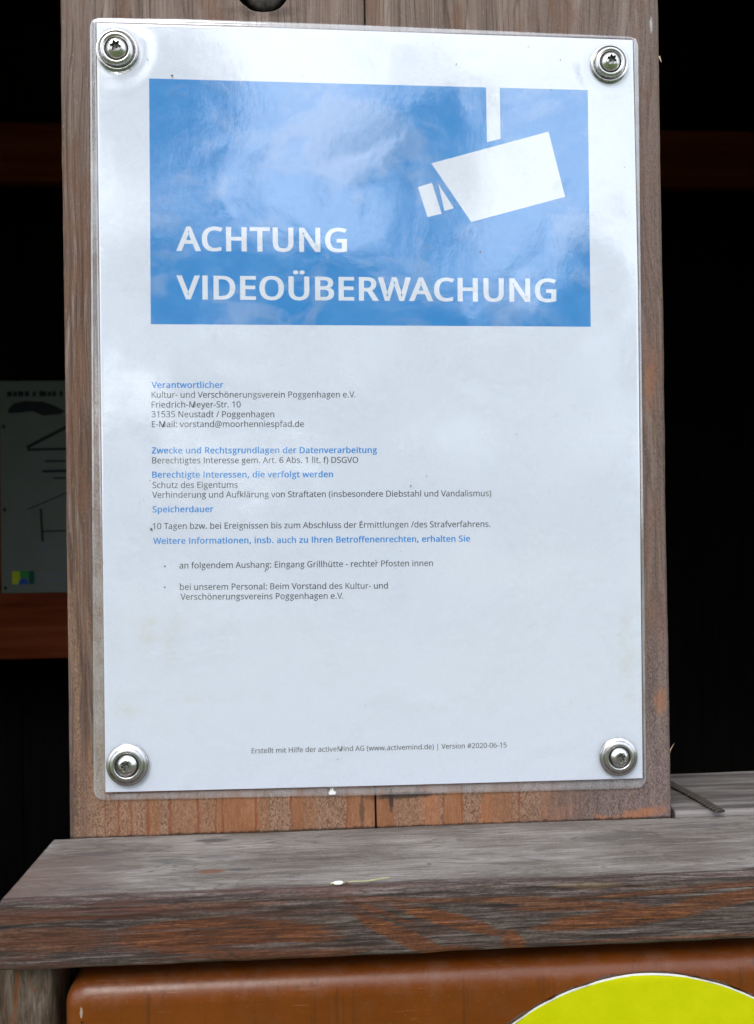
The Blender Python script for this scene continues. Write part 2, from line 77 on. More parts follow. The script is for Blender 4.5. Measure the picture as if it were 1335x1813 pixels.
class N:
    """tiny node writer"""
    def __init__(s, name, base=(0, 0, 0)):
        s.m = bpy.data.materials.new(name); s.m.use_nodes = True; s.t = s.m.node_tree; s.t.nodes.clear()
        s.out = s.t.nodes.new('ShaderNodeOutputMaterial')
        tcn = s.t.nodes.new('ShaderNodeTexCoord')
        # millimetres in the place's own frame
        a = s.vm('ADD', tcn.outputs['Object'], tuple(base)); s.P = s.vm('SCALE', a, None, 1000.0)
    def nd(s, ty): return s.t.nodes.new(ty)
    def put(s, sock, v):
        if v is None: return
        if isinstance(v, bpy.types.NodeSocket): s.t.links.new(v, sock)
        elif hasattr(sock.default_value, '__len__') and not hasattr(v, '__len__'): sock.default_value = [v]*len(sock.default_value)
        elif hasattr(sock.default_value, '__len__') and len(sock.default_value) == 4 and len(v) == 3: sock.default_value = (*v, 1)
        else: sock.default_value = v
    def vm(s, op, a, b=None, sc=None):
        n = s.nd('ShaderNodeVectorMath'); n.operation = op; s.put(n.inputs[0], a); s.put(n.inputs[1], b)
        if sc is not None: s.put(n.inputs[3], sc)
        return n.outputs[1] if op in ('LENGTH', 'DISTANCE') else n.outputs[0]
    def ma(s, op, a, b=None, c=None, clamp=False):
        n = s.nd('ShaderNodeMath'); n.operation = op; n.use_clamp = clamp
        s.put(n.inputs[0], a); s.put(n.inputs[1], b); s.put(n.inputs[2], c); return n.outputs[0]
    def mr(s, v, a, b, c=0., d=1., smooth=True):
        n = s.nd('ShaderNodeMapRange'); n.interpolation_type = 'SMOOTHSTEP' if smooth else 'LINEAR'
        for i, x in enumerate((v, a, b, c, d)): s.put(n.inputs[i], x)
        return n.outputs[0]
    def noise(s, scale=(1, 1, 1), sc=1., det=4, rough=.55, dist=0., vec=None, off=(0, 0, 0)):
        v = s.vm('MULTIPLY', vec if vec is not None else s.P, scale)
        if any(off): v = s.vm('ADD', v, off)
        n = s.nd('ShaderNodeTexNoise'); s.put(n.inputs['Vector'], v)
        for k, x in (('Scale', sc), ('Detail', det), ('Roughness', rough), ('Distortion', dist)): n.inputs[k].default_value = x
        return n.outputs[0]
    def ncol(s, *a, **k): return s.noise(*a, **k).node.outputs[1]
    def vor(s, scale=(1, 1, 1), sc=1., feat='F1'):
        n = s.nd('ShaderNodeTexVoronoi'); n.feature = feat; s.put(n.inputs['Vector'], s.vm('MULTIPLY', s.P, scale)); n.inputs['Scale'].default_value = sc
        return n.outputs[0]
    def ramp(s, v, stops, interp='LINEAR'):
        n = s.nd('ShaderNodeValToRGB'); s.put(n.inputs[0], v); cr = n.color_ramp; cr.interpolation = interp
        while len(cr.elements) < len(stops): cr.elements.new(.5)
        for e, (p, c) in zip(cr.elements, stops): e.position = p; e.color = (*c, 1)
        return n.outputs[0]
    def mix(s, f, a, b, bt='MIX'):
        n = s.nd('ShaderNodeMix'); n.data_type = 'RGBA'; n.blend_type = bt
        s.put(n.inputs[0], f); s.put(n.inputs[6], a); s.put(n.inputs[7], b); return n.outputs[2]
    def sep(s, v):
        n = s.nd('ShaderNodeSeparateXYZ'); s.put(n.inputs[0], v); return n.outputs
    def ell(s, loc, rad, ang=0., axis='Y', amp=0., nsc=(.05, .05, .25), soft=(.85, 1.1), seed=0., raw=False):
        """elongated patch around loc (mm): 1 inside, 0 outside, with a wandering edge"""
        d = s.vm('SUBTRACT', s.P, loc)
        n = s.nd('ShaderNodeVectorRotate'); n.rotation_type = axis+'_AXIS'; s.put(n.inputs[0], d); n.inputs['Angle'].default_value = -ang if axis == 'Y' else ang
        d = s.vm('DIVIDE', n.outputs[0], rad); L = s.vm('LENGTH', d)
        if amp:
            q = s.noise(nsc, 1, 3, .6, off=(seed, seed*1.7, seed*.3)); q = s.ma('SUBTRACT', q, .5)
            L = s.ma('MULTIPLY_ADD', q, amp*2, L)
        if raw: return L
        return s.mr(L, soft[0], soft[1], 1, 0)
    def mx(s, *a):
        r = a[0]
        for b in a[1:]: r = s.ma('MAXIMUM', r, b)
        return r
    def bump(s, h, st=.5, dist=.001, nrm=None):
        n = s.nd('ShaderNodeBump'); s.put(n.inputs['Height'], h); n.inputs['Strength'].default_value = st; n.inputs['Distance'].default_value = dist
        if nrm is not None: s.put(n.inputs['Normal'], nrm)
        return n.outputs[0]
    def bsdf(s, col, rough=.7, nrm=None, **k):
        n = s.nd('ShaderNodeBsdfPrincipled'); s.put(n.inputs['Base Color'], col); s.put(n.inputs['Roughness'], rough)
        if nrm is not None: s.put(n.inputs['Normal'], nrm)
        for a, b in k.items(): s.put(n.inputs[a.replace('_', ' ')], b)
        return n.outputs[0]
    def done(s, sh): s.t.links.new(sh, s.out.inputs[0]); return s.m

def plain(name, col, rough=.6, **k):
    n = N(name); return n.done(n.bsdf(col, rough, **k))

def rect_ring(b0, b1, c0, c1, rad, step):
    """rounded rectangle in the (b, c) plane, points about step apart; rad = radius for corners (b1c1, b0c1, b0c0, b1c0)"""
    pts = []
    cs = [(b1, c1, 0), (b0, c1, 90), (b0, c0, 180), (b1, c0, 270)]
    for k, (x, y, a0) in enumerate(cs):
        r = rad[k]; cx = x + (-r if x == b1 else r); cy_ = y + (-r if y == c1 else r)
        nn = max(1, min(6, int(r*1.57/step)+1))
        for i in range(nn+1):
            a = R(a0 + 90*i/nn); pts.append(((cx+r*math.cos(a), cy_+r*math.sin(a)), (math.cos(a), math.sin(a))))
        x2, y2, a2 = cs[(k+1) % 4]; r2_ = rad[(k+1) % 4]
        ex = (x2 + (-r2_ if x2 == b1 else r2_) + r2_*math.cos(R(a0+90)), y2 + (-r2_ if y2 == c1 else r2_) + r2_*math.sin(R(a0+90)))
        st = pts[-1][0]; L = math.hypot(ex[0]-st[0], ex[1]-st[1]); m = int(L/step)
        for i in range(1, m): pts.append(((st[0]+(ex[0]-st[0])*i/m, st[1]+(ex[1]-st[1])*i/m), (math.cos(R(a0+90)), math.sin(R(a0+90)))))
    return pts
def plank(axis, a0, a1, B, Cc, rad, step=2., astep=3., disp=None, base=(0, 0, 0)):
    """timber running along axis ('x', 'y' or 'z'), everything in mm; disp(a, b, c) moves the surface outwards"""
    ring = rect_ring(B[0], B[1], Cc[0], Cc[1], rad, step); n = len(ring)
    na = max(1, int(round((a1-a0)/astep))); V = []; F = []
    for i in range(na+1):
        a = a0+(a1-a0)*i/na
        for (b, c), (nb, nc) in ring:
            d = disp(a, b, c) if disp else 0
            b2, c2 = b+nb*d, c+nc*d
            V.append({'x': (a, b2, c2), 'y': (b2, a, c2), 'z': (b2, c2, a)}[axis])
    for i in range(na):
        for j in range(n):
            k = (j+1) % n; F.append((i*n+j, i*n+k, (i+1)*n+k, (i+1)*n+j))
    F.append(tuple(range(n))); F.append(tuple(na*n+j for j in range(n)))
    me = mesh([tuple(x*MM for x in v) for v in V], F, base)
    bm = bmesh.new(); bm.from_mesh(me); bmesh.ops.recalc_face_normals(bm, faces=bm.faces)
    for f in bm.faces: f.smooth = len(f.verts) == 4
    bm.to_mesh(me); bm.free()
    return me
def box(x0, x1, y0, y1, z0, z1, base=(0, 0, 0), bev=0):
    bm = bmesh.new(); bmesh.ops.create_cube(bm, size=1)
    for v in bm.verts: v.co = Vector(((x0+x1)/2+v.co.x*(x1-x0), (y0+y1)/2+v.co.y*(y1-y0), (z0+z1)/2+v.co.z*(z1-z0)))-Vector(base)
    if bev: bmesh.ops.bevel(bm, geom=bm.edges[:], offset=bev, segments=2, affect='EDGES', profile=.5)
    me = bpy.data.meshes.new('box'); bm.to_mesh(me); bm.free(); return me
def nz(x, y, z): return noise.noise(Vector((x, y, z)))

# ---------------------------------------------------------------- wood
def post_wood(base):
    n = N('weathered_post_wood', base); x, y, z = n.sep(n.P)
    warp = n.ma('MULTIPLY', n.ma('SUBTRACT', n.noise((.02, .02, .006), 1, 3, .5), .5), 26)
    xw = n.ma('ADD', x, warp)
    cmb = n.nd('ShaderNodeCombineXYZ'); n.put(cmb.inputs[0], xw); n.put(cmb.inputs[1], y); n.put(cmb.inputs[2], z); Q = cmb.outputs[0]
    bands = n.noise((.22, .05, .0016), 1, 3, .62, vec=Q)
    bands2 = n.noise((.55, .1, .004), 1, 2, .5, vec=Q, off=(7, 1, 3))
    fib = n.noise((2.6, 2.6, .14), 1, 4, .75)
    fib2 = n.noise((.9, .9, .05), 1, 3, .6, off=(3, 9, 1))
    wormy = n.noise((1.0, 1.0, .55), 1, 2, .7, dist=2.2)
    micro = n.noise((1.5, 1.5, .8), 1, 4, .85, off=(4, 2, 6))
    t = n.ma('MULTIPLY_ADD', n.ma('SUBTRACT', bands, .5), 1.5, n.ma('MULTIPLY_ADD', fib, .30, .40)); t = n.ma('MULTIPLY_ADD', fib2, .25, t); t = n.ma('MULTIPLY_ADD', micro, .55, t)
    t = n.ma('MULTIPLY_ADD', n.ma('MULTIPLY', n.mr(x, -108, -114), n.ma('SUBTRACT', n.noise((1.3, 1.3, .02), 1, 3, .7, off=(2, 5, 5)), .5)), 1.0, t)
    t = n.ma('MULTIPLY_ADD', n.ma('SUBTRACT', n.noise((1.7, 1.7, .03), 1, 3, .6, off=(4, 4, 2)), .5), .5, t)
    grey = n.ramp(n.mr(t, .70, 1.24, smooth=False), [(0, (.020, .012, .010)), (.30, (.073, .050, .042)), (.58, (.150, .112, .098)), (1, (.33, .27, .245))])
    grey = n.mix(n.mr(n.noise((.05, .05, .018), 1, 3, .5, off=(1, 4, 8)), .4, .62, 0, .5), grey, n.mix(.55, grey, (.20, .125, .115)))
    grey = n.mix(n.mr(z, 60, 150, 0, .35), grey, (.30, .26, .235))
    grey = n.mix(.28, grey, n.mix(t, (.10, .05, .032), (.30, .19, .135)))
    gl_ = n.noise((.055, .055, .0022), 1, 2, .4, vec=Q, off=(5, 5, 5)); gl_ = n.ma('ABSOLUTE', n.ma('MULTIPLY_ADD', n.ma('FRACT', n.ma('MULTIPLY', gl_, 26)), 2, -1))
    grey = n.mix(n.ma('MULTIPLY', n.mr(gl_, .70, .98), n.mr(fib2, .35, .6, .15, .75)), grey, (.060, .036, .028))
    grey = n.mix(n.ma('MULTIPLY', n.mr(micro, .56, .70), .5), grey, (.055, .036, .032))
    grey = n.mix(n.ma('MULTIPLY', n.mr(n.noise((1.1, 1.1, .5), 1, 3, .8, off=(9, 2, 4)), .60, .72), .5), grey, (.40, .35, .32))
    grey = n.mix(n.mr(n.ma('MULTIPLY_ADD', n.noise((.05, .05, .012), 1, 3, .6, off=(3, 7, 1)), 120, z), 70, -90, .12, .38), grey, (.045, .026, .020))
    grey = n.mix(n.mr(n.noise((.075, .075, .022), 1, 5, .68, dist=.6, off=(1, 8, 8)), .47, .62, 0, .62), grey, n.mix(micro, (.07, .028, .016), (.24, .125, .08)))
    stre = n.ma('MULTIPLY', n.mr(n.noise((.75, .75, .012), 1, 5, .7, off=(3, 3, 3)), .50, .66), n.mr(micro, .3, .6, .3, 1))
    grey = n.mix(n.ma('MULTIPLY', stre, n.mr(x, 60, -108, .35, .85)), grey, (.050, .028, .022))
    grey = n.mix(n.ma('MULTIPLY', n.mr(n.noise((.35, .35, .02), 1, 4, .7, off=(6, 3, 8)), .50, .64), n.mr(z, 40, -120, .15, .5)), grey, (.17, .085, .045))
    # foot of the post: bands of bare orange pine between grey speckled growth zones, thin late-wood lines
    xb = n.ma('MULTIPLY_ADD', n.ma('SUBTRACT', n.noise((.12, .12, .10), 1, 3, .6), .5), 3.0, x)
    ub = n.mr(xb, -112, 76, 0, 1, smooth=False)
    ST = [(-112, .85), (-104, .7), (-96, .75), (-89.5, .35), (-85, .8), (-81, .45), (-70.3, .55), (-63, .25), (-60.5, .06), (-48, .5), (-43, .85), (-34.2, .15), (-30, .45), (-25, .85), (-13, .15), (-3, .1), (5, .65), (15, .8), (25, .06), (32, .85), (41, .3), (52, .75), (64, .25), (71, .8)]
    spa = n.ramp(ub, [((p+112)/188, (v, v, v)) for p, v in ST], 'CONSTANT')
    spk = n.mr(wormy, .40, .58)
    spcol = n.mix(spk, (.105, .064, .044), (.33, .215, .150))
    org = n.ramp(n.ma('MULTIPLY_ADD', fib, .5, n.ma('MULTIPLY', n.noise((.09, .09, .05), 1, 4, .6, off=(9, 2, 1)), .5)), [(.30, (.15, .062, .028)), (.5, (.27, .112, .048)), (.7, (.37, .19, .105))])
    org = n.mix(n.mr(micro, .35, .55, .45, 0), org, (.17, .075, .035))
    org = n.mix(n.ma('MULTIPLY', spa, n.mr(micro, .30, .62, .6, 1)), org, spcol)
    ln = None
    for q_, w_ in ((-105.7, .35), (-100.6, .4), (-96.2, .5), (-89.5, .7), (-81.3, .7), (-70.3, .45), (-63.6, .4), (-61, .5), (-48.3, .45), (-34.4, .5), (-12.7, .35), (25, .35), (32.3, .35), (41, .4), (54.9, .4)):
        l_ = n.mr(n.ma('ABSOLUTE', n.ma('SUBTRACT', xb, q_)), w_*.4, w_*1.5, 1, 0); ln = l_ if ln is None else n.ma('MAXIMUM', ln, l_)
    org = n.mix(n.ma('MULTIPLY', ln, n.mr(fib2, .3, .6, .9, .5)), org, (.20, .055, .018))
    lower_r = n.mr(n.ma('MULTIPLY_ADD', n.ma('SUBTRACT', n.noise((.04, .04, .03), 1, 3, .6), .5), 60, x), 52, 84, 0, 1)
    # where the orange shows: foot of the post and the strip that the film's left edge covers
    foot = n.mr(n.ma('MULTIPLY_ADD', n.ma('SUBTRACT', n.noise((.03, .03, .02), 1, 3, .6, off=(2, 2, 9)), .5), 30, z), -128, -142)
    foot = n.ma('MULTIPLY', foot, n.ma('SUBTRACT', 1, n.ma('MULTIPLY', lower_r, .93)))
    foot = n.ma('MULTIPLY', foot, n.mr(x, -117, -107, .25, 1))
    strip = n.ma('MULTIPLY', n.mr(n.ma('ABSOLUTE', n.ma('ADD', x, 104)), 4.6, 5.2, 1, 0), n.mr(z, 66, -30, 0, .95))
    left = n.ma('MULTIPLY', n.mr(x, -108, -112), n.ma('MULTIPLY', n.mr(z, -20, -120), n.mr(n.noise((.28, .28, .02), 1, 4, .6, off=(8, 1, 4)), .46, .6, 0, .75)))
    bare = n.mx(foot, strip, left)
    bare = n.ma('MULTIPLY', bare, n.mr(micro, .25, .5, .6, 1))
    col = n.mix(bare, grey, org)
    # speckle where weathering bit into the right and the foot
    sp2 = n.ma('MULTIPLY', n.mr(z, -60, -150, .35, .9), n.mr(x, 40, 110))
    col = n.mix(n.ma('MULTIPLY', sp2, .7), col, n.mix(spk, (.095, .070, .066), (.26, .20, .19)))
    # rust-coloured patches
    pts = [((71, 0, -165), (6, 9, 13), .5, .3), ((104, 0, -163), (13, 9, 2.6), -.16, .9), ((92, 0, -165.5), (9, 9, 1.8), .25, .9), ((113, 0, -118), (3.2, 9, 7), 0, .6), ((111, 0, 10), (2.6, 9, 16), .05, .4),
           ((20, 0, -158), (4.5, 9, 40), .0, .8), ((41, 0, -165), (3, 9, 18), .1, .6)]
    for loc, rad, ang, k in pts:
        col = n.mix(n.ma('MULTIPLY', n.ell(loc, rad, ang, amp=.9, nsc=(.35, .35, .25), soft=(.3, 1.15)), n.ma('MULTIPLY', n.mr(fib, .35, .6, .35, 1), k)), col, n.mix(fib2, (.22, .06, .02), (.50, .22, .10)))
    # dark soiled marks
    for loc, rad, ang, k in [((10, 0, -152.5), (16, 9, 1.6), -.03, .85), ((-7, 0, -158), (1.2, 9, 8), 0, .6), ((4.5, 0, -154), (1.1, 9, 6), 0, .9), ((-41, 0, 155.5), (16, 9, 3), .0, .45), ((118, 0, -30), (2.5, 9, 150), 0, .5), ((-119, 0, -150), (4, 9, 22), 0, .4)]:
        col = n.mix(n.ma('MULTIPLY', n.ell(loc, rad, ang, amp=.6, nsc=(.3, .3, .3), soft=(.5, 1.1)), k), col, (.04, .028, .024))
    hx_, hz_ = D['hole']; rr_ = n.ell((hx_, 0, hz_), (12.4, 9999, 12.4), 0, soft=(.96, 1.0)); col = n.mix(n.ma('MULTIPLY', rr_, n.mr(y, .4, 1.2, 0, .93)), col, (.012, .009, .008))  # shade inside the bolt hole painted nearly black
    col = n.mix(n.mr(n.ma('MULTIPLY_ADD', n.noise((.4, .4, .4), 1, 4, .7), 2.4, z), -162.6, -163.6, 0, .85), col, (.022, .015, .011))  # contact shade painted where the post meets the shelf
    # lichen-green flecks near the right arris, pale scrape near the top right
    gr = n.ma('MULTIPLY', n.mr(n.noise((.5, .5, .12), 1, 3, .7, off=(4, 4, 4)), .60, .70), n.ma('MAXIMUM', n.mr(x, 108, 116), n.mr(x, -110, -117)))
    col = n.mix(n.ma('MULTIPLY', gr, .5), col, (.20, .19, .07))
    col = n.mix(n.ma('MULTIPLY', n.ell((113.6, 0, 152.5), (.75, 9, 5), 0, amp=1., nsc=(.8, .8, .5), soft=(.4, .9)), .7), col, (.48, .47, .5))
    h = n.ma('MULTIPLY_ADD', wormy, .35, n.ma('MULTIPLY_ADD', fib, .8, n.ma('MULTIPLY', bands2, .6)))
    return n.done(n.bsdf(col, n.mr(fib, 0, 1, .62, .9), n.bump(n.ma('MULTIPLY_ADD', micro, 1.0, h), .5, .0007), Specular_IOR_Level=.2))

def shelf_wood(base, dull=0.):
    n = N('weathered_shelf_wood', base); x, y, z = n.sep(n.P)
    geo = n.nd('ShaderNodeNewGeometry'); nx, ny, nzz = n.sep(geo.outputs['Normal'])
    topn = n.noise((.02, .25, .25), 1, 4, .65, dist=.4)
    fib = n.noise((.06, .8, 1.6), 1, 5, .8)
    fine = n.noise((.7, 3.2, 3.2), 1, 2, .7, off=(4, 4, 1))
    cloud = n.noise((.022, .05, .05), 1, 4, .6, off=(3, 1, 2))
    hair = n.noise((.10, .95, 1.9), 1, 4, .8, off=(7, 7, 7)); mic = n.noise((.75, 1.0, 1.5), 1, 3, .85, off=(1, 2, 9))
    t = n.ma('MULTIPLY_ADD', topn, .42, n.ma('MULTIPLY_ADD', fib, .30, n.ma('MULTIPLY', cloud, .62)))
    t = n.ma('MULTIPLY_ADD', hair, .34, n.ma('MULTIPLY_ADD', mic, .30, t))
    top = n.ramp(n.mr(t, .80, 1.18, smooth=False), [(0, (.030, .026, .024)), (.3, (.095, .086, .079)), (.6, (.165, .155, .145)), (1, (.28, .27, .255))])
    cr = n.mr(n.noise((.035, 1.9, 1.9), 1, 3, .6, off=(5, 1, 5)), .64, .70, 0, .6); top = n.mix(cr, top, (.045, .038, .035))
    top = n.mix(n.mr(n.noise((.05, 2.2, 2.2), 1, 3, .6, off=(8, 6, 5)), .66, .72, 0, .5), top, (.26, .255, .245))
    gl_ = n.noise((.0075, .085, .085), 1, 2, .45, dist=.3, off=(5, 2, 5)); gl_ = n.ma('ABSOLUTE', n.ma('MULTIPLY_ADD', n.ma('FRACT', n.ma('MULTIPLY', gl_, 20)), 2, -1))
    top = n.mix(n.ma('MULTIPLY', n.mr(gl_, .62, .95), n.mr(hair, .38, .55, .15, .8)), top, (.060, .050, .045))
    top = n.mix(n.ma('MULTIPLY', n.mr(mic, .58, .68), .45), top, (.045, .038, .034))
    top = n.mix(n.ma('MULTIPLY', n.mr(n.noise((.35, .9, 1.2), 1, 3, .8, off=(2, 2, 6)), .60, .70), .35), top, (.36, .345, .32))
    top = n.mix(.20, top, (.225, .170, .130))
    top = n.mix(n.mr(n.ma('MULTIPLY_ADD', n.noise((.25, .6, .6), 1, 4, .7, off=(2, 5, 2)), 3., y), .2, 1.2, 0, .7), top, (.028, .020, .016))  # contact shade painted along the shelf's back edge at the post
    # warm stain at the left end and along the front arris
    warm = n.ma('MULTIPLY', n.mr(n.ma('MULTIPLY_ADD', n.ma('SUBTRACT', n.noise((.02, .06, .06), 1, 3, .6, off=(9, 9, 1)), .5), 90, x), -70, -128), n.mr(y, -5, -30))
    top = n.mix(n.ma('MULTIPLY', warm, .6), top, (.105, .062, .048))
    for loc, rad, ang, k, c in [((-63.5, -6.8, 0), (8, 1.9, 9999), .02, .75, (.05, .045, .045)), ((-60.2, -33.8, 0), (5.5, 1.9, 9999), 0, .85, (.13, .055, .03)),
                                ((-51, -33.2, 0), (4.6, 1.5, 9999), 0, .7, (.06, .055, .055)), ((-70, -33.8, 0), (7, 1, 9999), 0, .5, (.09, .08, .08)), ((-76, -24, 0), (9, 2.6, 9999), .1, .65, (.065, .06, .058)),
                                ((-60, -22, 0), (7, 1.5, 9999), .1, .5, (.09, .08, .08)), ((-104.8, -15.6, 0), (9, 1.8, 9999), .05, .7, (.07, .062, .06)), ((-95.7, -28, 0), (10, 3, 9999), .1, .45, (.09, .08, .075)), ((-99, -44, 0), (9, 1, 9999), 0, .6, (.07, .06, .06)),
                                ((84.9, -17, 0), (13, 3.2, 9999), -.06, .55, (.075, .07, .066)), ((117.7, -33, 0), (16, 4.5, 9999), .05, .5, (.09, .07, .062)), ((22.8, -8.5, 0), (15, 1.7, 9999), 0, .45, (.09, .085, .08)), ((122, -10, 0), (16, 2.5, 9999), 0, .5, (.08, .07, .066)), ((15.2, -34.5, 0), (1, .8, 9999), 0, .8, (.05, .05, .05))]:
        top = n.mix(n.ma('MULTIPLY', n.ell(loc, rad, ang, 'Z', .35, (.12, .6, .1), (.6, 1.15), seed=loc[0]), k), top, c)
    # rings round the knot on the right
    L = n.ell((88, -17, 0), (15, 4, 9999), -.06, 'Z', .25, (.1, .3, .1), raw=True)
    ring = n.ma('MULTIPLY', n.mr(n.ma('ABSOLUTE', n.ma('SUBTRACT', L, 1.05)), .02, .12, 1, 0), .5)
    top = n.mix(ring, top, (.07, .06, .06))
    # front face: worn grey with cathedral grain left in orange
    fg = n.noise((.035, .9, .9), 1, 5, .72, dist=.3)
    fg2 = n.ma('MULTIPLY_ADD', n.ma('SUBTRACT', hair, .5), .5, n.ma('MULTIPLY_ADD', n.ma('SUBTRACT', mic, .5), .35, fg))
    gcol = n.ramp(n.mr(fg2, .28, .74, smooth=False), [(0, (.011, .008, .008)), (.36, (.040, .027, .022)), (.60, (.092, .068, .058)), (1, (.185, .165, .155))])
    rw = n.noise((.02, .3, .3), 1, 4, .7, off=(2, 8, 1))
    red = n.ma('MULTIPLY', n.mr(rw, .46, .62), n.mr(x, 60, -60, .4, .85))
    gcol = n.mix(n.ma('MULTIPLY', red, .8), gcol, (.075, .026, .018))
    A = dict(amp=.42, nsc=(.035, .1, 1.1), soft=(.74, 1.05))
    e = lambda lx, lz, rx, rz, an=0., k=1., **q: n.ma('MULTIPLY', n.ell((lx, 0, lz), (rx, 9999, rz), an, 'Y', **{**A, **q}), k)
    om = n.mx(e(-52, -178.4, 39, 7.0, .03), e(-35, -184.2, 28, 3.2, .02, .8), e(-112, -177, 22, 5, 0, .65, amp=.7), e(-128, -170, 40, 1.6, 0, .6, amp=.6),
              e(20, -175.8, 21, 2.6, .30), e(41, -184.5, 5.5, 3.8, .95), e(5, -180.8, 21, 2.9, .46), e(22, -186.5, 10, 2.2, .05),
              e(77, -177.6, 30, 3.4, -.07), e(62, -173.2, 26, 1.6, .02, .8, amp=.5), e(110, -173.2, 24, 2.6, -.12, .9, amp=.4), e(48, -170.5, 22, 1.3, .05, .7, amp=.6), e(100, -169, 36, 1.1, -.05, .7, amp=.6),
              e(95, -184.9, 45, .8, 0, .55, amp=.5), e(-60, -168, 30, 1, 0, .5, amp=.6), e(6, -168.8, 26, 1.1, .05, .6, amp=.6), e(-4, -172, 15, 1.2, .38, .7))
    gf_ = n.noise((.011, .15, .15), 1, 2, .45, dist=.4, off=(2, 9, 4)); gf_ = n.ma('ABSOLUTE', n.ma('MULTIPLY_ADD', n.ma('FRACT', n.ma('MULTIPLY', gf_, 15)), 2, -1))
    # grey streaks cut through the orange
    cut = n.mr(n.noise((.045, 1.0, 1.0), 1, 4, .7, off=(6, 3, 3)), .60, .70, 0, .85)
    cut = n.mx(cut, e(-30, -182.3, 30, 1.5, .02, .85, amp=.5), e(-62, -175.4, 22, .5, 0, .7, amp=.5))
    om = n.ma('MULTIPLY', om, n.ma('SUBTRACT', 1, cut))
    oc = n.ramp(n.mr(n.ma('MULTIPLY_ADD', n.ma('SUBTRACT', hair, .5), .7, n.ma('MULTIPLY_ADD', n.ma('SUBTRACT', mic, .5), .4, fib)), .28, .72, smooth=False), [(0, (.014, .006, .004)), (.35, (.075, .024, .009)), (.7, (.165, .055, .018)), (1, (.26, .11, .045))])
    oc = n.mix(n.mr(x, 5, -30, 0, .35), oc, (.070, .020, .009))
    fr = n.mix(n.ma('MULTIPLY', om, .97), gcol, oc)
    fr = n.mix(n.ma('MULTIPLY', n.mr(gf_, .70, .98), n.mr(hair, .38, .58, .1, .6)), fr, (.016, .010, .008))
    # dark outline just outside the figures, bleached ring past it
    fr = n.mix(n.ma('MULTIPLY', n.mr(n.noise((.04, 1.6, 1.6), 1, 3, .6, off=(1, 1, 7)), .62, .70), .55), fr, (.018, .011, .010))
    yel = e(66, -166.6, 13, 1.0, .03, .2, amp=1.3)
    fr = n.mix(yel, fr, (.30, .20, .09))
    edge = n.ma('ADD', nzz, n.ma('MULTIPLY', n.ma('SUBTRACT', n.noise((.05, .2, .2), 1, 4, .65, off=(1, 6, 3)), .5), .9))
    f = n.mr(edge, .62, .86)
    f2 = n.mr(n.ma('MULTIPLY_ADD', n.ma('SUBTRACT', n.noise((.03, .3, .3), 1, 4, .65, off=(3, 6, 3)), .5), 9, y), -48.5, -45.5, 0, 1)
    f = n.ma('MULTIPLY', f, f2)
    col = n.mix(f, fr, top)
    if dull: col = n.mix(dull, col, n.mix(1, col, (.30, .27, .25), 'MULTIPLY'))
    h = n.ma('MULTIPLY_ADD', fib, .9, n.ma('MULTIPLY', fg, .8))
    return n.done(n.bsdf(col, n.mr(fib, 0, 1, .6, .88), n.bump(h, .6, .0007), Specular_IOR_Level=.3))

def rough_wood(name, base, c0, c1, c2, axis='z', sc=1., dark=None):
    n = N(name, base); k = {'z': (1, 1, .05), 'x': (.05, 1, 1), 'y': (1, .05, 1)}[axis]
    a = n.noise(tuple(.35*sc*q for q in k), 1, 5, .65, dist=.5); b = n.noise(tuple(2.2*sc*q for q in k), 1, 3, .7)
    t = n.mr(n.ma('MULTIPLY_ADD', b, .5, a), .5, 1.0, smooth=False)
    return n.done(n.bsdf(n.ramp(t, [(0, c0), (.5, c1), (1, c2)]), .8, n.bump(n.ma('ADD', a, b), .6, .001), Specular_IOR_Level=.2))

# ================================================================ wooden post (two boards side by side)
PB = (0, 0, -.187)
post = thing('wooden_post', PB, 'broad weathered wooden post of two joined boards carrying the laminated notice', 'post')
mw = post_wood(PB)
def pd(s):
    return lambda a, b, c: .35*nz(a*.012+s, b*.05, c*.05) + .16*nz(a*.05, b*.6+s, c*.6) + (.10*nz(a*.35, b*1.4, s) if abs(abs(b)-118) < 3 else 0)
hx, hz = D['hole']
lb = plank('z', -186.6, 255, (-119.6, -1.75), (0, 90), (.5, 2.2, 2.2, .5), 1.6, 2.5, pd(1.3), PB)
rb = plank('z', -186.6, 255, (-1.15, 117.3), (0, 90), (2.4, .5, .5, 2.4), 1.6, 2.5, pd(5.1), PB)
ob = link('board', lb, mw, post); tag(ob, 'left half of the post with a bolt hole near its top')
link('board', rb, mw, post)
# counterbored hole in the left board
bm = bmesh.new()
NH = 40
def hr(a, z): return 11.1 + .45*nz(math.cos(a)*1.5, math.sin(a)*1.5, z*.3) + .22*nz(math.cos(a)*5, math.sin(a)*5, z)
rings = []
for (yy, k) in ((-3, 1.03), (0.6, 1.0), (6, .95), (14, .94)):
    rings.append([bm.verts.new(Vector(((hx+hr(R(360*i/NH), yy)*k*math.cos(R(360*i/NH)))*MM, yy*MM, (hz+hr(R(360*i/NH), yy)*k*math.sin(R(360*i/NH)))*MM))-Vector(PB)) for i in range(NH)])
for r0, r1 in zip(rings, rings[1:]):
    for i in range(NH): bm.faces.new((r0[i], r0[(i+1) % NH], r1[(i+1) % NH], r1[i]))
bm.faces.new(rings[0]); bm.faces.new(rings[-1]); bmesh.ops.recalc_face_normals(bm, faces=bm.faces)
cm = bpy.data.meshes.new('cut'); bm.to_mesh(cm); bm.free()
cut = link('cut', cm, None, post)
md = ob.modifiers.new('hole', 'BOOLEAN'); md.operation = 'DIFFERENCE'; md.object = cut; md.solver = 'EXACT'
bpy.context.view_layer.update()
dg = bpy.context.evaluated_depsgraph_get()
me2 = bpy.data.meshes.new_from_object(ob.evaluated_get(dg)); ob.modifiers.clear(); ob.data = me2
bpy.data.objects.remove(cut)
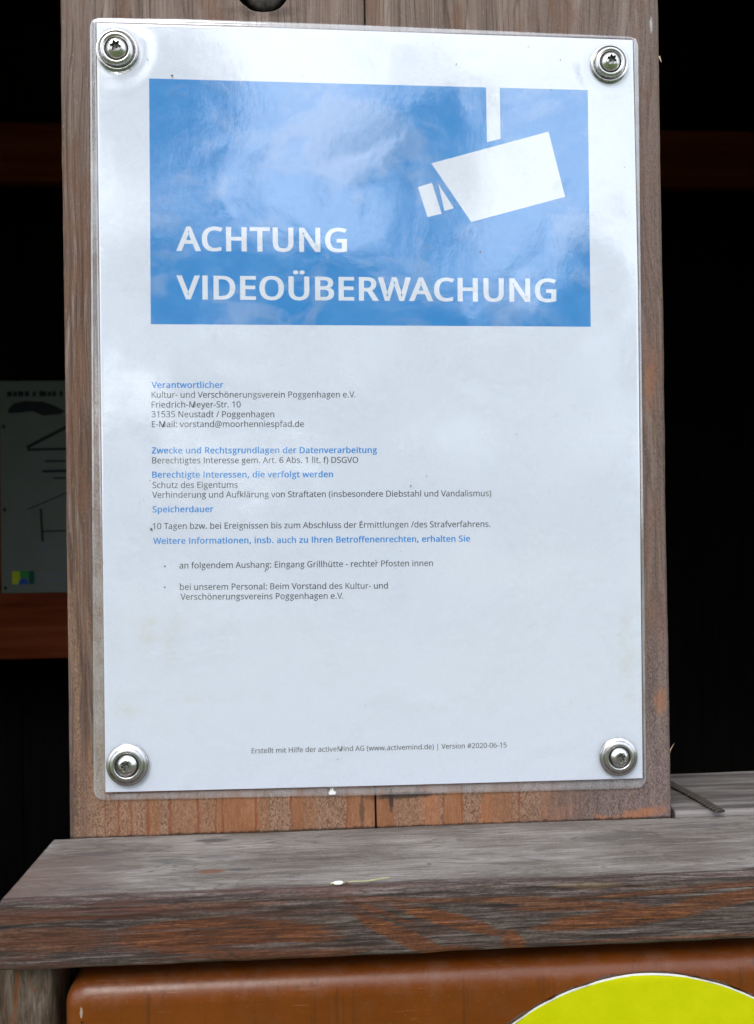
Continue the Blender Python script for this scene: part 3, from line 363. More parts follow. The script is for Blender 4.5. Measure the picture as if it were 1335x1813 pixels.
# bolt sunk in the hole
n = N('aged_steel', (0, 0, 0)); bolt_m = n.done(n.bsdf(n.ramp(n.noise((.6, .6, .6), 1, 5, .7), [(.3, (.03, .022, .02)), (.7, (.12, .105, .10))]), .5, n.bump(n.noise((2, 2, 2), 1, 3), .4, .0003), Metallic=.7))
bolt = thing('bolt', (hx*MM, .005, hz*MM), 'dark round bolt head sunk in the hole above the notice', 'bolt')
def lathe(prof, seg=48, wob=0):
    """profile of (radius, height) in mm about the -Y axis"""
    V = []; F = []; n_ = len(prof)
    for j in range(seg):
        a = 2*math.pi*j/seg
        for r, h in prof: V.append((r*math.cos(a)*MM, -h*MM, r*math.sin(a)*MM))
    for j in range(seg):
        k = (j+1) % seg
        for i in range(n_-1): F.append((j*n_+i, k*n_+i, k*n_+i+1, j*n_+i+1))
    return mesh(V, F)
bp = lathe([(7.6, -4), (7.6, -.6), (7.2, .1), (6.2, .8), (4, 1.6), (2, 2.1), (.01, 2.2)])
link('bolt_head', bp, bolt_m, bolt, smooth=True)
link('shank', lathe([(4, -9.1), (4, -4)], 20), bolt_m, bolt, smooth=True)

# splinters on the post's right edge
def shard(p0, p1, r, base):
    p0, p1 = Vector(p0)*MM, Vector(p1)*MM; d = (p1-p0); sdv = d.cross(Vector((0, 1, .3))).normalized()*r*MM; t = Vector((0, r*.5*MM, 0))
    return [p0-sdv, p0+sdv, p0+t, p1], [(0, 1, 3), (1, 2, 3), (2, 0, 3), (0, 2, 1)]
V = []; F = []
for p0, p1, r in [((116.9, 1, -138.5), (118.4, 0, -135.0), .35), ((117, 2, -140), (117.7, 1, -137), .3), ((117.1, 1, 141), (117.9, .5, 138), .45)]:
    v, f = shard(p0, p1, r, PB); o0 = len(V); V += v; F += [tuple(q+o0 for q in ff) for ff in f]
tag(link('splinters', mesh(V, F, PB), plain('raw_splinter', (.42, .32, .22), .8), post), kind='stuff')

# ================================================================ the laminated notice
SB = (0, -.001, 0)
sign = thing('laminated_notice', SB, 'laminated A4 video surveillance notice with blue header, screwed to the post', 'sign')
def rounded(pts, rr, seg=6):
    """round the corners listed in rr (index -> radius)"""
    out = []; n_ = len(pts)
    for i, p in enumerate(pts):
        if i not in rr: out.append(tuple(p)); continue
        p = Vector(p); a = (Vector(pts[i-1])-p).normalized(); b = (Vector(pts[(i+1) % n_])-p).normalized(); r = rr[i]
        c = p+(a+b)*r
        for k in range(seg+1):
            t = k/seg*math.pi/2
            out.append(tuple(c - b*r*math.cos(t) - a*r*math.sin(t)))
    return out
def poly_obj(name, polys, y, mat, parent, base, thick=0., label=None):
    """fills polygons (lists of (x, z) in mm) lying at depth y; holes come out by the even-odd rule"""
    cu = bpy.data.curves.new(name, 'CURVE'); cu.dimensions = '2D'; cu.fill_mode = 'BOTH'
    for P in polys:
        s = cu.splines.new('POLY'); s.points.add(len(P)-1); s.use_cyclic_u = True
        for q, (a, b) in zip(s.points, P): q.co = (a*MM, b*MM, 0, 1)
    if thick: cu.extrude = thick*MM/2
    o = bpy.data.objects.new(name, cu); C.objects.link(o); bpy.context.view_layer.update()
    me = bpy.data.meshes.new_from_object(o.evaluated_get(bpy.context.evaluated_depsgraph_get()))
    bpy.data.objects.remove(o); me.transform(Matrix.Rotation(R(90), 4, 'X')); me.transform(Matrix.Translation(Vector((0, y*MM, 0))-Vector(base)))
    me.materials.clear()
    o = link(name, me, mat, parent)
    if label: o['label'] = label
    return o
# paper
n = N('notice_paper', SB)
pm = n.noise((.03, .03, .03), 1, 5, .6); col = n.mix(n.mr(pm, .35, .65, 0, .10), (.70, .745, .86), (.675, .725, .835))
st = n.mx(n.ell((-88, 0, -88), (20, 99, 18), .5, amp=.8, nsc=(.06, .06, .06), soft=(.3, 1.2)), n.ell((-60, 0, -112), (26, 99, 2.6), -.03, amp=.6, nsc=(.1, .1, .3), soft=(.2, 1.2)), n.ell((-97, 0, -116), (6, 99, 9), .5, amp=.8, nsc=(.1, .1, .1), soft=(.3, 1.2)), n.ell((100, 0, -100), (5, 99, 30), 0, amp=.8, nsc=(.1, .1, .05), soft=(.3, 1.2)))
mot = n.mr(n.noise((.12, .12, .12), 1, 6, .75), .42, .72)
col = n.mix(n.ma('MULTIPLY', n.ma('MULTIPLY', st, mot), .55), col, (.60, .58, .47))
col = n.mix(n.ma('MULTIPLY', n.mr(n.noise((.02, .02, .05), 1, 6, .7, off=(5, 5, 5)), .55, .75), .12), col, (.60, .60, .55))
paper_m = n.done(n.bsdf(col, .6, n.bump(n.noise((.1, .1, .1), 1, 2), .1, .0004)))
poly_obj('paper', [D['paper']], -1.5, paper_m, sign, SB, .12)
# blue header print: ink with a pale, worn bloom
n = N('blue_print', SB); x, y, z = n.sep(n.P)
bl = n.noise((.045, .045, .05), 1, 7, .72, dist=.5); fl = n.noise((.9, .9, .7), 1, 4, .8)
fleck = n.mr(n.ma('MULTIPLY_ADD', fl, .8, n.ma('MULTIPLY', bl, .75)), .72, 1.02)
col = n.mix(n.ma('MULTIPLY', n.ma('MAXIMUM', fleck, n.mr(n.noise((.42, .42, .30), 1, 4, .8, off=(4, 1, 9)), .54, .66)), .22), (.0008, .215, .60), (.04, .38, .74))
col = n.mix(n.mr(n.noise((.5, .5, .22), 1, 5, .75, dist=1.0, off=(2, 2, 5)), .60, .74, 0, .35), col, (.01, .15, .45))
blue_m = n.done(n.bsdf(col, .55))
poly_obj('header_panel', [D['panel']], -1.565, blue_m, sign, SB, .01, 'bright blue printed header rectangle')
white_m = plain('unprinted_white', (.70, .745, .835), .55)
cam_p = poly_obj('camera_symbol', [D['rod'], D['body'], D['lens'], D['tri']], -1.58, white_m, sign, SB, .01, 'white pictogram of a ceiling mounted surveillance camera')
# lettering
for k_, g_ in G.items(): G[k_] = [g_[0]*1.246, [[q*1.246 for q in p_] for p_ in g_[1]]]
G['I'] = [279, [[98, 0, 98, 714, 188, 714, 188, 0]]]
G['g'] = [549, [[524, 535, 524, 492, 424, 480, 440, 445, 446, 390, 436, 320, 405, 270, 350, 232, 270, 218, 232, 220, 205, 205, 190, 172, 200, 150, 230, 141, 355, 140, 430, 122, 480, 80, 496, 15, 485, -60, 445, -130, 365, -195, 250, -240, 130, -225, 62, -175, 38, -105, 50, -45, 90, 5, 160, 38, 130, 62, 112, 105, 124, 155, 172, 208, 120, 260, 84, 310, 72, 385, 90, 460, 140, 515, 200, 540, 265, 546, 345, 538],
              [q for a in range(14) for q in (262+98*math.cos(a*.4488), 383+104*math.sin(a*.4488))],
              [245, 70, 180, 45, 135, -20, 118, -95, 150, -150, 235, -172, 340, -135, 400, -75, 412, 0, 395, 42, 340, 68]]]
def offset(P, dx, dy):
    n_ = len(P); out = []
    for i in range(n_):
        a, b, c = Vector(P[i-1]), Vector(P[i]), Vector(P[(i+1) % n_])
        d1 = (b-a); d2 = (c-b)
        if d1.length < 1e-6 or d2.length < 1e-6: out.append(tuple(b)); continue
        d1.normalize(); d2.normalize(); n1 = Vector((-d1.y, d1.x)); n2 = Vector((-d2.y, d2.x)); m = n1+n2
        if m.length < .2: m = n1
        else: m = m/max(.45, m.dot(n1))
        out.append((b.x+m.x*dx, b.y+m.y*dy))
    return out
KERN = {'Ve': -22, 'Ta': -60, 'We': -14, 'Vo': -18, 'Va': -30, 'r.': -30, 'V.': -70, 'AC': -8, 'WA': -35, 'RW': -8}
GC = {}
def glyph(ch, bold):
    """filled outline of one character: points, faces"""
    if (ch, bold) not in GC:
        dx, dy = {0: (6, 4), 1: (28, 15), 2: (31, 17)}[bold]; cs = []
        for q in G[ch][1]:
            P = [(a, (b+dy)*714/(714+2*dy)) for a, b in offset(list(zip(q[0::2], q[1::2])), dx, dy)]
            cs.append((P, sum(P[i-1][0]*P[i][1]-P[i][0]*P[i-1][1] for i in range(len(P)))))
        big = max([c[1] for c in cs], key=abs) if cs else 1; outs = [[c[0]] for c in cs if c[1]*big > 0]
        def inside(pt, P):
            r = False
            for i in range(len(P)):
                (x1_, y1_), (x2_, y2_) = P[i-1], P[i]
                if (y1_ > pt[1]) != (y2_ > pt[1]) and pt[0] < (x2_-x1_)*(pt[1]-y1_)/(y2_-y1_)+x1_: r = not r
            return r
        for P, ar in cs:
            if ar*big < 0:
                for g_ in outs:
                    if inside(P[0], g_[0]): g_.append(P); break
        V2 = []; F2 = []
        for g_ in outs:
            k = len(V2); V2 += [p for c in g_ for p in c]
            F2 += [tuple(k+i for i in f) for f in tessellate_polygon([[Vector((p[0], p[1], 0)) for p in c] for c in g_])]
        if V2: GC[ch, bold] = (V2, F2)
        else: GC[ch, bold] = ([], [])
    return GC[ch, bold]
def text_mesh(body, p0, p1, em, bold, y):
    x = 0; extra = {0: 0, 1: 28, 2: 44}[bold]; V = []; F = []
    for i, ch in enumerate(body):
        gv, gf = glyph(ch, bold); k = len(V); V += [(a+x, b) for a, b in gv]; F += [tuple(q+k for q in f) for f in gf]
        x += G[ch][0]+extra+KERN.get(body[i:i+2], 0)
    lo, hi = min(a for a, b in V), max(a for a, b in V)
    p0, p1 = Vector(p0), Vector(p1); ax = (p1-p0); L = ax.length; ax.normalize(); nn = Vector((-ax.y, ax.x)); s = L/(hi-lo)
    V = [p0+ax*(a-lo)*s+nn*b*em/1000 for a, b in V]
    return mesh([(v.x*MM, y*MM, v.y*MM) for v in V], F, SB)
ink_dark = plain('dark_print', (.025, .022, .026), .6); ink_blue = plain('blue_lettering', (.006, .245, .68), .6)
paras = [('heading_lettering', 'h', 2, white_m), ('subheading_lettering', 's', 1, ink_blue), ('body_lettering', 'b', 0, ink_dark), ('footer_lettering', 'f', 0, ink_dark)]
for kk, body, p0, p1, em in D['text']:
    nm, _, bo, mt = [p for p in paras if p[1] == kk[0]][0]
    lt = link(nm, text_mesh(body, p0, p1, em, bo, -1.59 if kk[0] == 'h' else -1.585), mt, sign)
    lb_ = ('printed line reading "%s"' % body if 'Poggen' not in body and 'Mind' not in body and 'Meyer' not in body and 'vorstand' not in body else None)
    if lb_: lt['label'] = lb_
for q in D['bul']:
    poly_obj('bullet', [[(q[0]+.33*math.cos(a*.628), q[1]+.33*math.sin(a*.628)) for a in range(10)]], -1.585, ink_dark, sign, SB)
# dirt specks and a chip of white stuck under the rim
random.seed(4); V = []; F = []
for (sx, sz) in D['specks']+[(random.uniform(-100, 100), random.uniform(-142, 142)) for _ in range(34)]:
    r = random.choice((.22, .3, .4, .55)) if len(V) < 8*len(D['specks']) else random.choice((.12, .16, .2, .26)); k = len(V); m_ = 7
    st_ = random.uniform(.4, 1); an = random.uniform(0, 3.1)
    for i in range(m_):
        a = 6.283*i/m_; rr = r*random.uniform(.5, 1.1); u, v = rr*math.cos(a), rr*math.sin(a)*st_
        V.append(((sx+u*math.cos(an)-v*math.sin(an))*MM, -2.02*MM, (sz+u*math.sin(an)+v*math.cos(an))*MM))
    V.append((sx*MM, -2.25*MM, sz*MM)); F += [(k+i, k+(i+1) % m_, k+m_) for i in range(m_)]
tag(link('dirt_speck', mesh(V, F, SB), plain('dirt', (.10, .075, .05), .9), sign), 'tiny specks of dirt and insects on the film', kind='stuff')
# film: a grid with a welt over the paper's edge, gentle waves, and a turned-down edge
def inset_dist(poly, p):
    dmin = 1e9; inside = True; n_ = len(poly)
    for i in range(n_):
        a = Vector(poly[i]); b = Vector(poly[(i+1) % n_]); d = (b-a); L = d.length; d = d/L; nn = Vector((d.y, -d.x))
        sdist = (Vector(p)-a).dot(nn); dmin = min(dmin, sdist)
    return dmin
fo = D['film']; po = D['paper']
TL, TR, BR, BL = [Vector(fo[i]) for i in (0, 3, 4, 7)]
NX, NZ = 150, 210
def side(pts, t, ax_):
    """point on the polyline at fraction t of its extent"""
    a = pts[0][ax_]; b = pts[-1][ax_]; v = a+(b-a)*t
    for p, q in zip(pts, pts[1:]):
        if (p[ax_]-v)*(q[ax_]-v) <= 1e-9 or q is pts[-1]:
            k = (v-p[ax_])/(q[ax_]-p[ax_]); o2 = p[1-ax_]+(q[1-ax_]-p[1-ax_])*k
            return Vector((v, o2)) if ax_ == 0 else Vector((o2, v))
top_l = [fo[0], fo[1], fo[2], fo[3]]; bot_l = [fo[7], fo[6], fo[5], fo[4]]; left_l = [fo[7], fo[8], fo[0]]; right_l = [fo[4], fo[3]]
def easing(t): return t + .35*(t-.5)*0
def gp(u, v):
    B_, T_, L_, R_ = side(bot_l, u, 0), side(top_l, u, 0), side(left_l, v, 1), side(right_l, v, 1)
    return B_*(1-v)+T_*v+L_*(1-u)+R_*u-(BL*(1-u)*(1-v)+BR*u*(1-v)+TL*(1-u)*v+TR*u*v)
W_, H_, RC = 217.0, 300.0, 4.2
def sq(u, v):
    """squeeze the grid's corners into rounded ones"""
    X, Z = (u-.5)*W_, (v-.5)*H_; ax_, az_ = W_/2-RC, H_/2-RC
    if abs(X) > ax_ and abs(Z) > az_:
        dx, dz = (abs(X)-ax_)/RC, (abs(Z)-az_)/RC; m = max(dx, dz); l = math.hypot(dx, dz)
        if l > 0: X = math.copysign(ax_+RC*dx*m/l, X); Z = math.copysign(az_+RC*dz*m/l, Z)
    return X/W_+.5, Z/H_+.5
def coord(i, n_, size):
    """finer near the ends so the rim and rounded corners resolve"""
    k = 14; e = 7.0
    if i <= k: return e*i/k/size
    if i >= n_-k: return 1-e*(n_-i)/k/size
    return (e+(size-2*e)*(i-k)/(n_-2*k))/size
SC = [Vector(q) for q in D['screws']]
V = []; F = []
for j in range(NZ+1):
    for i in range(NX+1):
        u, v = sq(coord(i, NX, W_), coord(j, NZ, H_)); p = gp(u, v)
        d = inset_dist(po, p); e = min(u*W_, (1-u)*W_, v*H_, (1-v)*H_)
        t = max(0, min(1, (d+1.0)/1.4)); t = t*t*(3-2*t)
        h = .55 + 1.25*t + (.25*max(0, min(1, e/1.0)) if True else 0)
        wv = .30*nz(p.x*.022, p.y*.018, 2.2) + .10*nz(p.x*.07, p.y*.06, 5.) + .018*nz(p.x*.3, p.y*.25, 1.)
        dsc = min((p-q).length for q in SC); wv *= max(0, min(1, (dsc-6)/18)); pk = .34*math.exp(-((dsc-10.5)/3.2)**2)
        ef = max(0, min(1, d/6)); y_ = -(h + (abs(wv)+.5*wv+pk)*ef)
        V.append((p.x*MM, y_*MM, p.y*MM))
st_ = NX+1
for j in range(NZ):
    for i in range(NX): F.append((j*st_+i, j*st_+i+1, (j+1)*st_+i+1, (j+1)*st_+i))
loop = [i for i in range(NX+1)]+[j*st_+NX for j in range(1, NZ+1)]+[NZ*st_+i for i in range(NX-1, -1, -1)]+[j*st_ for j in range(NZ-1, 0, -1)]
k0 = len(V); V += [(V[i][0], -.0004, V[i][2]) for i in loop]
for a in range(len(loop)): b = (a+1) % len(loop); F.append((loop[a], k0+a, k0+b, loop[b]))
n = N('laminating_film', SB); x, y, z = n.sep(n.P)
gb = n.mr(n.noise((.05, .05, .05), 1, 6, .7, dist=.6, off=(3, 1, 1)), .40, .62, .025, .11)
bnm = n.bump(n.ma('MULTIPLY_ADD', n.noise((.35, .35, .25), 1, 5, .7), 1, 0), .09, .0005)
gi = n.nd('ShaderNodeNewGeometry'); dt = n.nd('ShaderNodeVectorMath'); dt.operation = 'DOT_PRODUCT'; n.put(dt.inputs[0], gi.outputs['Incoming']); n.put(dt.inputs[1], bnm)
om_ = n.ma('SUBTRACT', 1, n.ma('ABSOLUTE', dt.outputs['Value']), clamp=True)
fr_ = n.ma('MULTIPLY_ADD', n.ma('POWER', om_, 5), .86, .135)
gl = n.nd('ShaderNodeBsdfGlossy'); n.put(gl.inputs['Roughness'], gb); n.put(gl.inputs['Color'], (1, 1, 1)); n.put(gl.inputs['Normal'], bnm)
tr = n.nd('ShaderNodeBsdfTransparent'); df = n.nd('ShaderNodeBsdfDiffuse'); df.inputs[0].default_value = (.80, .82, .86, 1)
# the clear sealed rim is milky, the rest nearly clear with pale patches and fine grain
rim = n.mr(n.mx(n.mr(x, 105.0, 105.8), n.mr(x, -104.8, -105.4), n.mr(z, -147.6, -148.4), n.mr(z, 147.0, 148.0)), 0, 1, 0, .17)
rim = n.ma('MULTIPLY', rim, n.mr(n.noise((.15, .15, .08), 1, 5, .7, off=(1, 7, 7)), .25, .7, .5, 1.6))
bloom = n.ma('MULTIPLY', n.mr(n.noise((.03, .03, .036), 1, 7, .68, dist=.4, off=(1.9, 2, 2.6)), .47, .62), .13)  # patches of reflected sky painted in as pale haze
grain = n.ma('MULTIPLY', n.mr(n.noise((.8, .8, .6), 1, 4, .8, off=(8, 1, 1)), .52, .72), .05)
hz_ = n.mx(rim, n.ma('ADD', n.ma('ADD', bloom, grain), .003))
m1 = n.nd('ShaderNodeMixShader'); n.put(m1.inputs[0], hz_); n.put(m1.inputs[1], tr.outputs[0]); n.put(m1.inputs[2], df.outputs[0])
m2 = n.nd('ShaderNodeMixShader'); n.put(m2.inputs[0], fr_); n.put(m2.inputs[1], m1.outputs[0]); n.put(m2.inputs[2], gl.outputs[0])
film_m = n.done(m2.outputs[0])
link('plastic_film', mesh(V, F, SB), film_m, sign, smooth=True)
# chip of white under the lower rim
V = [(-19.3, -149.4), (-19.0, -148.0), (-18.8, -149.3), (-18.2, -148.1), (-18.0, -149.6), (-17.0, -150.0), (-17.4, -151.0), (-19.6, -151.0), (-20.0, -150.3)]
poly_obj('paper_chip', [V], -.8, plain('chip_white', (.75, .75, .72), .7), sign, SB, .2)

# ================================================================ screws
n = N('stainless_steel'); a = n.noise((1.2, 1.2, 1.2), 1, 5, .7); n2 = n.noise((3., 3., 3.), 1, 3, .7)
px_, py_, pz_ = n.sep(n.P); rr_ = n.ma('SQRT', n.ma('ADD', n.ma('MULTIPLY', px_, px_), n.ma('MULTIPLY', pz_, pz_)))
dark_ring_ = n.mx(n.mr(n.ma('ABSOLUTE', n.ma('SUBTRACT', rr_, 6.55)), .12, .5, 1, 0), n.mr(n.ma('ABSOLUTE', n.ma('SUBTRACT', rr_, 4.25)), .15, .5, 1, 0), n.mr(rr_, 7.55, 7.95))  # groove shade and dark reflected arcs painted as rings in the steel
dark_ring_ = n.ma('MULTIPLY', dark_ring_, n.mr(n.noise((.5, .5, .5), 1, 4, .7), .3, .6, .15, .7))
steel = n.done(n.bsdf(n.mix(dark_ring_, n.mix(n.mr(a, .5, .75, 0, .35), (.56, .55, .535), (.26, .235, .215)), (.13, .11, .10)), n.mr(n2, .3, .7, .16, .32), n.bump(n2, .12, .0002), Metallic=1.))
n = N('brushed_steel'); a = n.noise((1.2, 1.2, 1.2), 1, 5, .7); n2 = n.noise((3., 3., 3.), 1, 3, .7)
px_, py_, pz_ = n.sep(n.P); rr_ = n.ma('SQRT', n.ma('ADD', n.ma('MULTIPLY', px_, px_), n.ma('MULTIPLY', pz_, pz_)))
dark_ring_ = n.mx(n.mr(n.ma('ABSOLUTE', n.ma('SUBTRACT', rr_, 6.55)), .12, .5, 1, 0), n.mr(n.ma('ABSOLUTE', n.ma('SUBTRACT', rr_, 4.25)), .15, .5, 1, 0), n.mr(rr_, 7.55, 7.95))  # the same painted groove shade for the bottom washers
dark_ring_ = n.ma('MULTIPLY', dark_ring_, n.mr(n.noise((.5, .5, .5), 1, 4, .7), .3, .6, .15, .7))
steel2 = n.done(n.bsdf(n.mix(dark_ring_, n.mix(n.mr(a, .5, .75, 0, .4), (.53, .52, .515), (.25, .23, .22)), (.13, .11, .10)), n.mr(n2, .3, .7, .22, .38), n.bump(n2, .15, .0002), Metallic=1.))
rub = plain('dark_rubber_seal', (.02, .02, .022), .7)
def head_mesh(R0=4.0, H=2.5, seg=96, dep=1.5, part=0):
    V = []; F = []
    def star(a): return 1.62+.40*math.cos(6*a)
    prof = [(4.0, 0, 0), (4.0, .55, 0), (3.8, .95, 0), (3.4, 1.5, 0), (2.95, 1.95, 0), (2.5, 2.3, 0), (2.25, 2.42, 0)]
    rows = []
    for j in range(seg):
        a = 2*math.pi*j/seg; row = []
        P = [(r*R0/4, h) for r, h, _ in prof]+[(star(a)+.1, H), (star(a), H-.1), (star(a)*.97, H-dep), (.45, H-dep-.15), (.02, H-dep-.45)]
        for r, h in P: row.append(len(V)); V.append((r*math.cos(a)*MM, -h*MM, r*math.sin(a)*MM))
        rows.append(row)
    for j in range(seg):
        k = (j+1) % seg
        lo, hi_ = (0, 8) if part == 0 else (8, len(rows[0])-1)
        for i in range(lo, hi_): F.append((rows[j][i], rows[k][i], rows[k][i+1], rows[j][i+1]))
    return mesh(V, F)
def sm(*p, k=5):
    """Catmull-Rom through profile points"""
    out = []; P = [p[0]]+list(p)+[p[-1]]
    for i in range(1, len(P)-2):
        for j in range(k):
            t = j/k; q = []
            for d in (0, 1):
                a, b, c, e = P[i-1][d], P[i][d], P[i+1][d], P[i+2][d]
                q.append(.5*(2*b+(c-a)*t+(2*a-5*b+4*c-e)*t*t+(3*b-a-3*c+e)*t**3))
            out.append(tuple(q))
    out.append(p[-1]); return out
wp_top = [(7.5, -.3), (7.95, -.3)]+sm((8.0, 0), (8.02, .25), (7.8, .48), (7.2, .62), (6.8, .35), (6.55, .25), (6.3, 1.0), (5.85, 1.85), (5.2, 2.05), (4.75, 1.9), (4.4, 1.45), (4.2, .9), (3.6, .7))
wp_bot = [(7.5, -.3), (7.9, -.3)]+sm((8.0, 0), (8.02, .3), (7.75, .60), (7.35, .78), (7.0, 1.0), (6.2, 1.45), (5.5, 1.72), (5.0, 1.75), (4.6, 1.5), (4.35, 1.0), (3.8, .75))
hd = head_mesh(); hdr = head_mesh(part=1)
lab = ['screw with ringed steel washer in the top left corner of the notice', 'screw with ringed steel washer in the top right corner of the notice',
       'screw with domed steel washer in the bottom left corner of the notice', 'screw with domed steel washer in the bottom right corner of the notice']
wt, wb, rs = lathe(wp_top, 96), lathe(wp_bot, 96), lathe([(6.0, -.7), (7.7, -.7), (7.85, -.5), (7.85, -.3), (7.0, -.28)], 64)
for i, (sx, sz) in enumerate(D['screws']):
    t = thing('washer_screw', (sx*MM, -.0026, sz*MM), lab[i], 'screw', 'torx screws with washers holding the notice')
    sc_ = (1.0, .945, .985, .94)[i]; t.scale = (sc_, sc_, sc_)
    t.rotation_euler = ((R(2.5), 0, R(1.5)), (R(1), 0, R(-2)), (R(-2.5), 0, R(1)), (R(-2), 0, R(-1)))[i]
    link('washer', wt if i < 2 else wb, None, t, smooth=True)
    link('rubber_seal', rs, None, t, smooth=True)
    h = link('screw_head', hd, None, t); link('torx_recess', hdr, None, h); h.location = (.0001, -.0008, .00015); h.rotation_euler = (0, R((8, 20, 50, 35)[i]), 0)
wt.materials.append(steel); wb.materials.append(steel2); rs.materials.append(rub); hd.materials.append(steel)
n = N('shaded_recess_steel'); hdr.materials.append(n.done(n.bsdf((.22, .205, .20), .38, Metallic=1.)))  # darker steel puts the shade of the recess into its colour
for p in hd.polygons: p.use_smooth = False

# ================================================================ shelf board in front of the post
FB = (0, 0, -.187)
def shd(a, b, c):
    top = c > -165.5
    d = .28*nz(a*.012, b*.06, c*.06)+.10*nz(a*.03, b*.8, c*.8)
    if not top: d += .24*nz(a*.028, b*1.3, c*1.3+4)+.12*nz(a*.1, b*3, c*3)
    if b < -49.5 and c > -168: d -= .35+.5*nz(a*.05, 3, 1)+.25*nz(a*.2, 7, 1)
    if b < -50 and c < -185.5: d -= .3+.35*nz(a*.06, 9, 1)
    return d
shelf = thing('shelf_board', FB, 'thick weathered grey shelf board running in front of the post above the brown cabinet', 'shelf board')
sm_ = shelf_wood(FB)
sl = plank('x', -125, 420, (-51.4, -.35), (-186.8, -164.7), (.5, 2.0, 1.0, .5), .55, 1.3, shd, FB)
link('board', sl, sm_, shelf)
# rear plank to the right of the post
RB = (.13, 0, -.187)
rear = thing('rear_plank', RB, 'grey weathered plank beside the right foot of the post, behind the shelf board', 'plank')
rn = N('rear_plank_wood', RB); x, y, z = rn.sep(rn.P)
fb = rn.noise((.06, 1.6, 1.6), 1, 5, .72); tb = rn.noise((.012, .16, .16), 1, 4, .6)
rc = rn.ramp(rn.mr(rn.ma('MULTIPLY_ADD', fb, .6, tb), .55, 1.1, smooth=False), [(0, (.035, .028, .026)), (.45, (.10, .088, .08)), (1, (.24, .22, .205))])
rc = rn.mix(rn.mr(y, 3, .2), rc, rn.mix(fb, (.15, .13, .12), (.34, .31, .30)))
rear_m = rn.done(rn.bsdf(rc, .8, rn.bump(fb, .6, .0007), Specular_IOR_Level=.2))
link('board', plank('x', 118.6, 420, (.8, 47), (-186.8, -162.9), (1, 1.2, 1.2, 1), 1.2, 2., lambda a, b, c: .3*nz(a*.02, b*.3, c)+.1*nz(a*.06, b*1.5, c*1.5), RB), rear_m, rear)
# ribbed rod
def tube_path(P, rad, seg=12, base=(0, 0, 0), flat=1.):
    V = []; F = []
    for i, p in enumerate(P):
        d = (P[min(i+1, len(P)-1)]-P[max(i-1, 0)]).normalized(); a = d.cross(Vector((0, 0, 1))).normalized(); b = a.cross(d)
        for j in range(seg):
            t = 2*math.pi*j/seg; r = rad(i, t); V.append((p+(a*math.cos(t)+b*math.sin(t)*flat)*r)*MM)
    for i in range(len(P)-1):
        for j in range(seg): k = (j+1) % seg; F.append((i*seg+j, i*seg+k, (i+1)*seg+k, (i+1)*seg+j))
    F.append(tuple(range(seg))); F.append(tuple((len(P)-1)*seg+j for j in range(seg)))
    return mesh([tuple(v) for v in V], F, base)
p0, p1 = Vector((127.0, 46, -161.8)), Vector((135.6, -3.5, -161.9))
ND = 240; PP = [p0.lerp(p1, i/ND)+Vector((.25*math.sin(i*.05), 0, .10*nz(i*.1, 0, 0))) for i in range(ND+1)]
rodt = thing('ribbed_rod', (.135, -.005, -.1628), 'thin dark ribbed rod lying at a slant on the rear plank beside the post', 'rod')
def rrad(i, t):
    k = (i % 9)/9.; v = 2.2 if k < .5 else 1.75
    return v*(1+.08*nz(i*.13, math.cos(t), math.sin(t)))*(.93 if i > ND-3 else 1)
n = N('dark_horn'); rod_m = n.done(n.bsdf(n.ramp(n.noise((.5, .5, .5), 1, 4, .7), [(.3, (.008, .006, .004)), (.7, (.022, .016, .010))]), .65))
rme = tube_path(PP, rrad, 12, (.135, -.005, -.1628), .3); ro = link('rod', rme, rod_m, rodt); rme.materials.append(plain('rib_brown', (.055, .042, .030), .7))
for p in rme.polygons: p.material_index = 1 if (p.index//12) % 9 in (0, 1, 2, 3) else 0  # ribs lighter than grooves: relief shading put into the colour
# straw and blossom scrap on the shelf
sb = thing('straw', (-.0145, -.0477, -.1647), 'short pale green straw with a white tip lying near the shelf front edge', 'straw')
Q = [Vector((-15+i*1.2, -47.6+.35*math.sin(i*.7)+.05*i, -164.15+.06*i)) for i in range(14)]
link('stalk', tube_path(Q, lambda i, t: .24 if i != 8 else .42, 8, (-.0145, -.0477, -.1647)), plain('straw_green', (.30, .28, .14), .7), sb, smooth=True)
bm = bmesh.new(); bmesh.ops.create_icosphere(bm, subdivisions=2, radius=1)
for v in bm.verts: v.co = Vector((v.co.x*1.75*MM, v.co.y*.9*MM, v.co.z*.65*MM))*(1+.2*nz(*(v.co*2)))+Vector((-16.6*MM, -47.7*MM, -163.95*MM))-Vector((-.0145, -.0477, -.1647))
me = bpy.data.meshes.new('tip'); bm.to_mesh(me); bm.free(); link('tip', me, plain('petal_white', (.74, .74, .66), .7), sb, smooth=True)
for k, (px, py, pz) in enumerate([(-18.6, -47.3, -164.2), (-13.9, -47.6, -164.1)]):
    bm = bmesh.new(); bmesh.ops.create_icosphere(bm, subdivisions=1, radius=1)
    for v in bm.verts: v.co = Vector((v.co.x*.8*MM+px*MM, v.co.y*.4*MM+py*MM, v.co.z*.35*MM+pz*MM))-Vector((-.0145, -.0477, -.1647))
    me = bpy.data.meshes.new('husk'); bm.to_mesh(me); bm.free(); link('husk', me, plain('husk', ((.5, .42, .2), (.12, .05, .03))[k], .8), sb)

# ================================================================ brown cabinet under the shelf
x0, x1, z1, z0, yf, rf, rc_ = -107.6, 279., -194.4, -640., -47., 7.5, 8.5
KB = ((x0+x1)/2*MM, .05, z0*MM)
cab = thing('metal_cabinet', KB, 'glossy brown painted metal cabinet with rounded edges below the shelf board', 'cabinet')
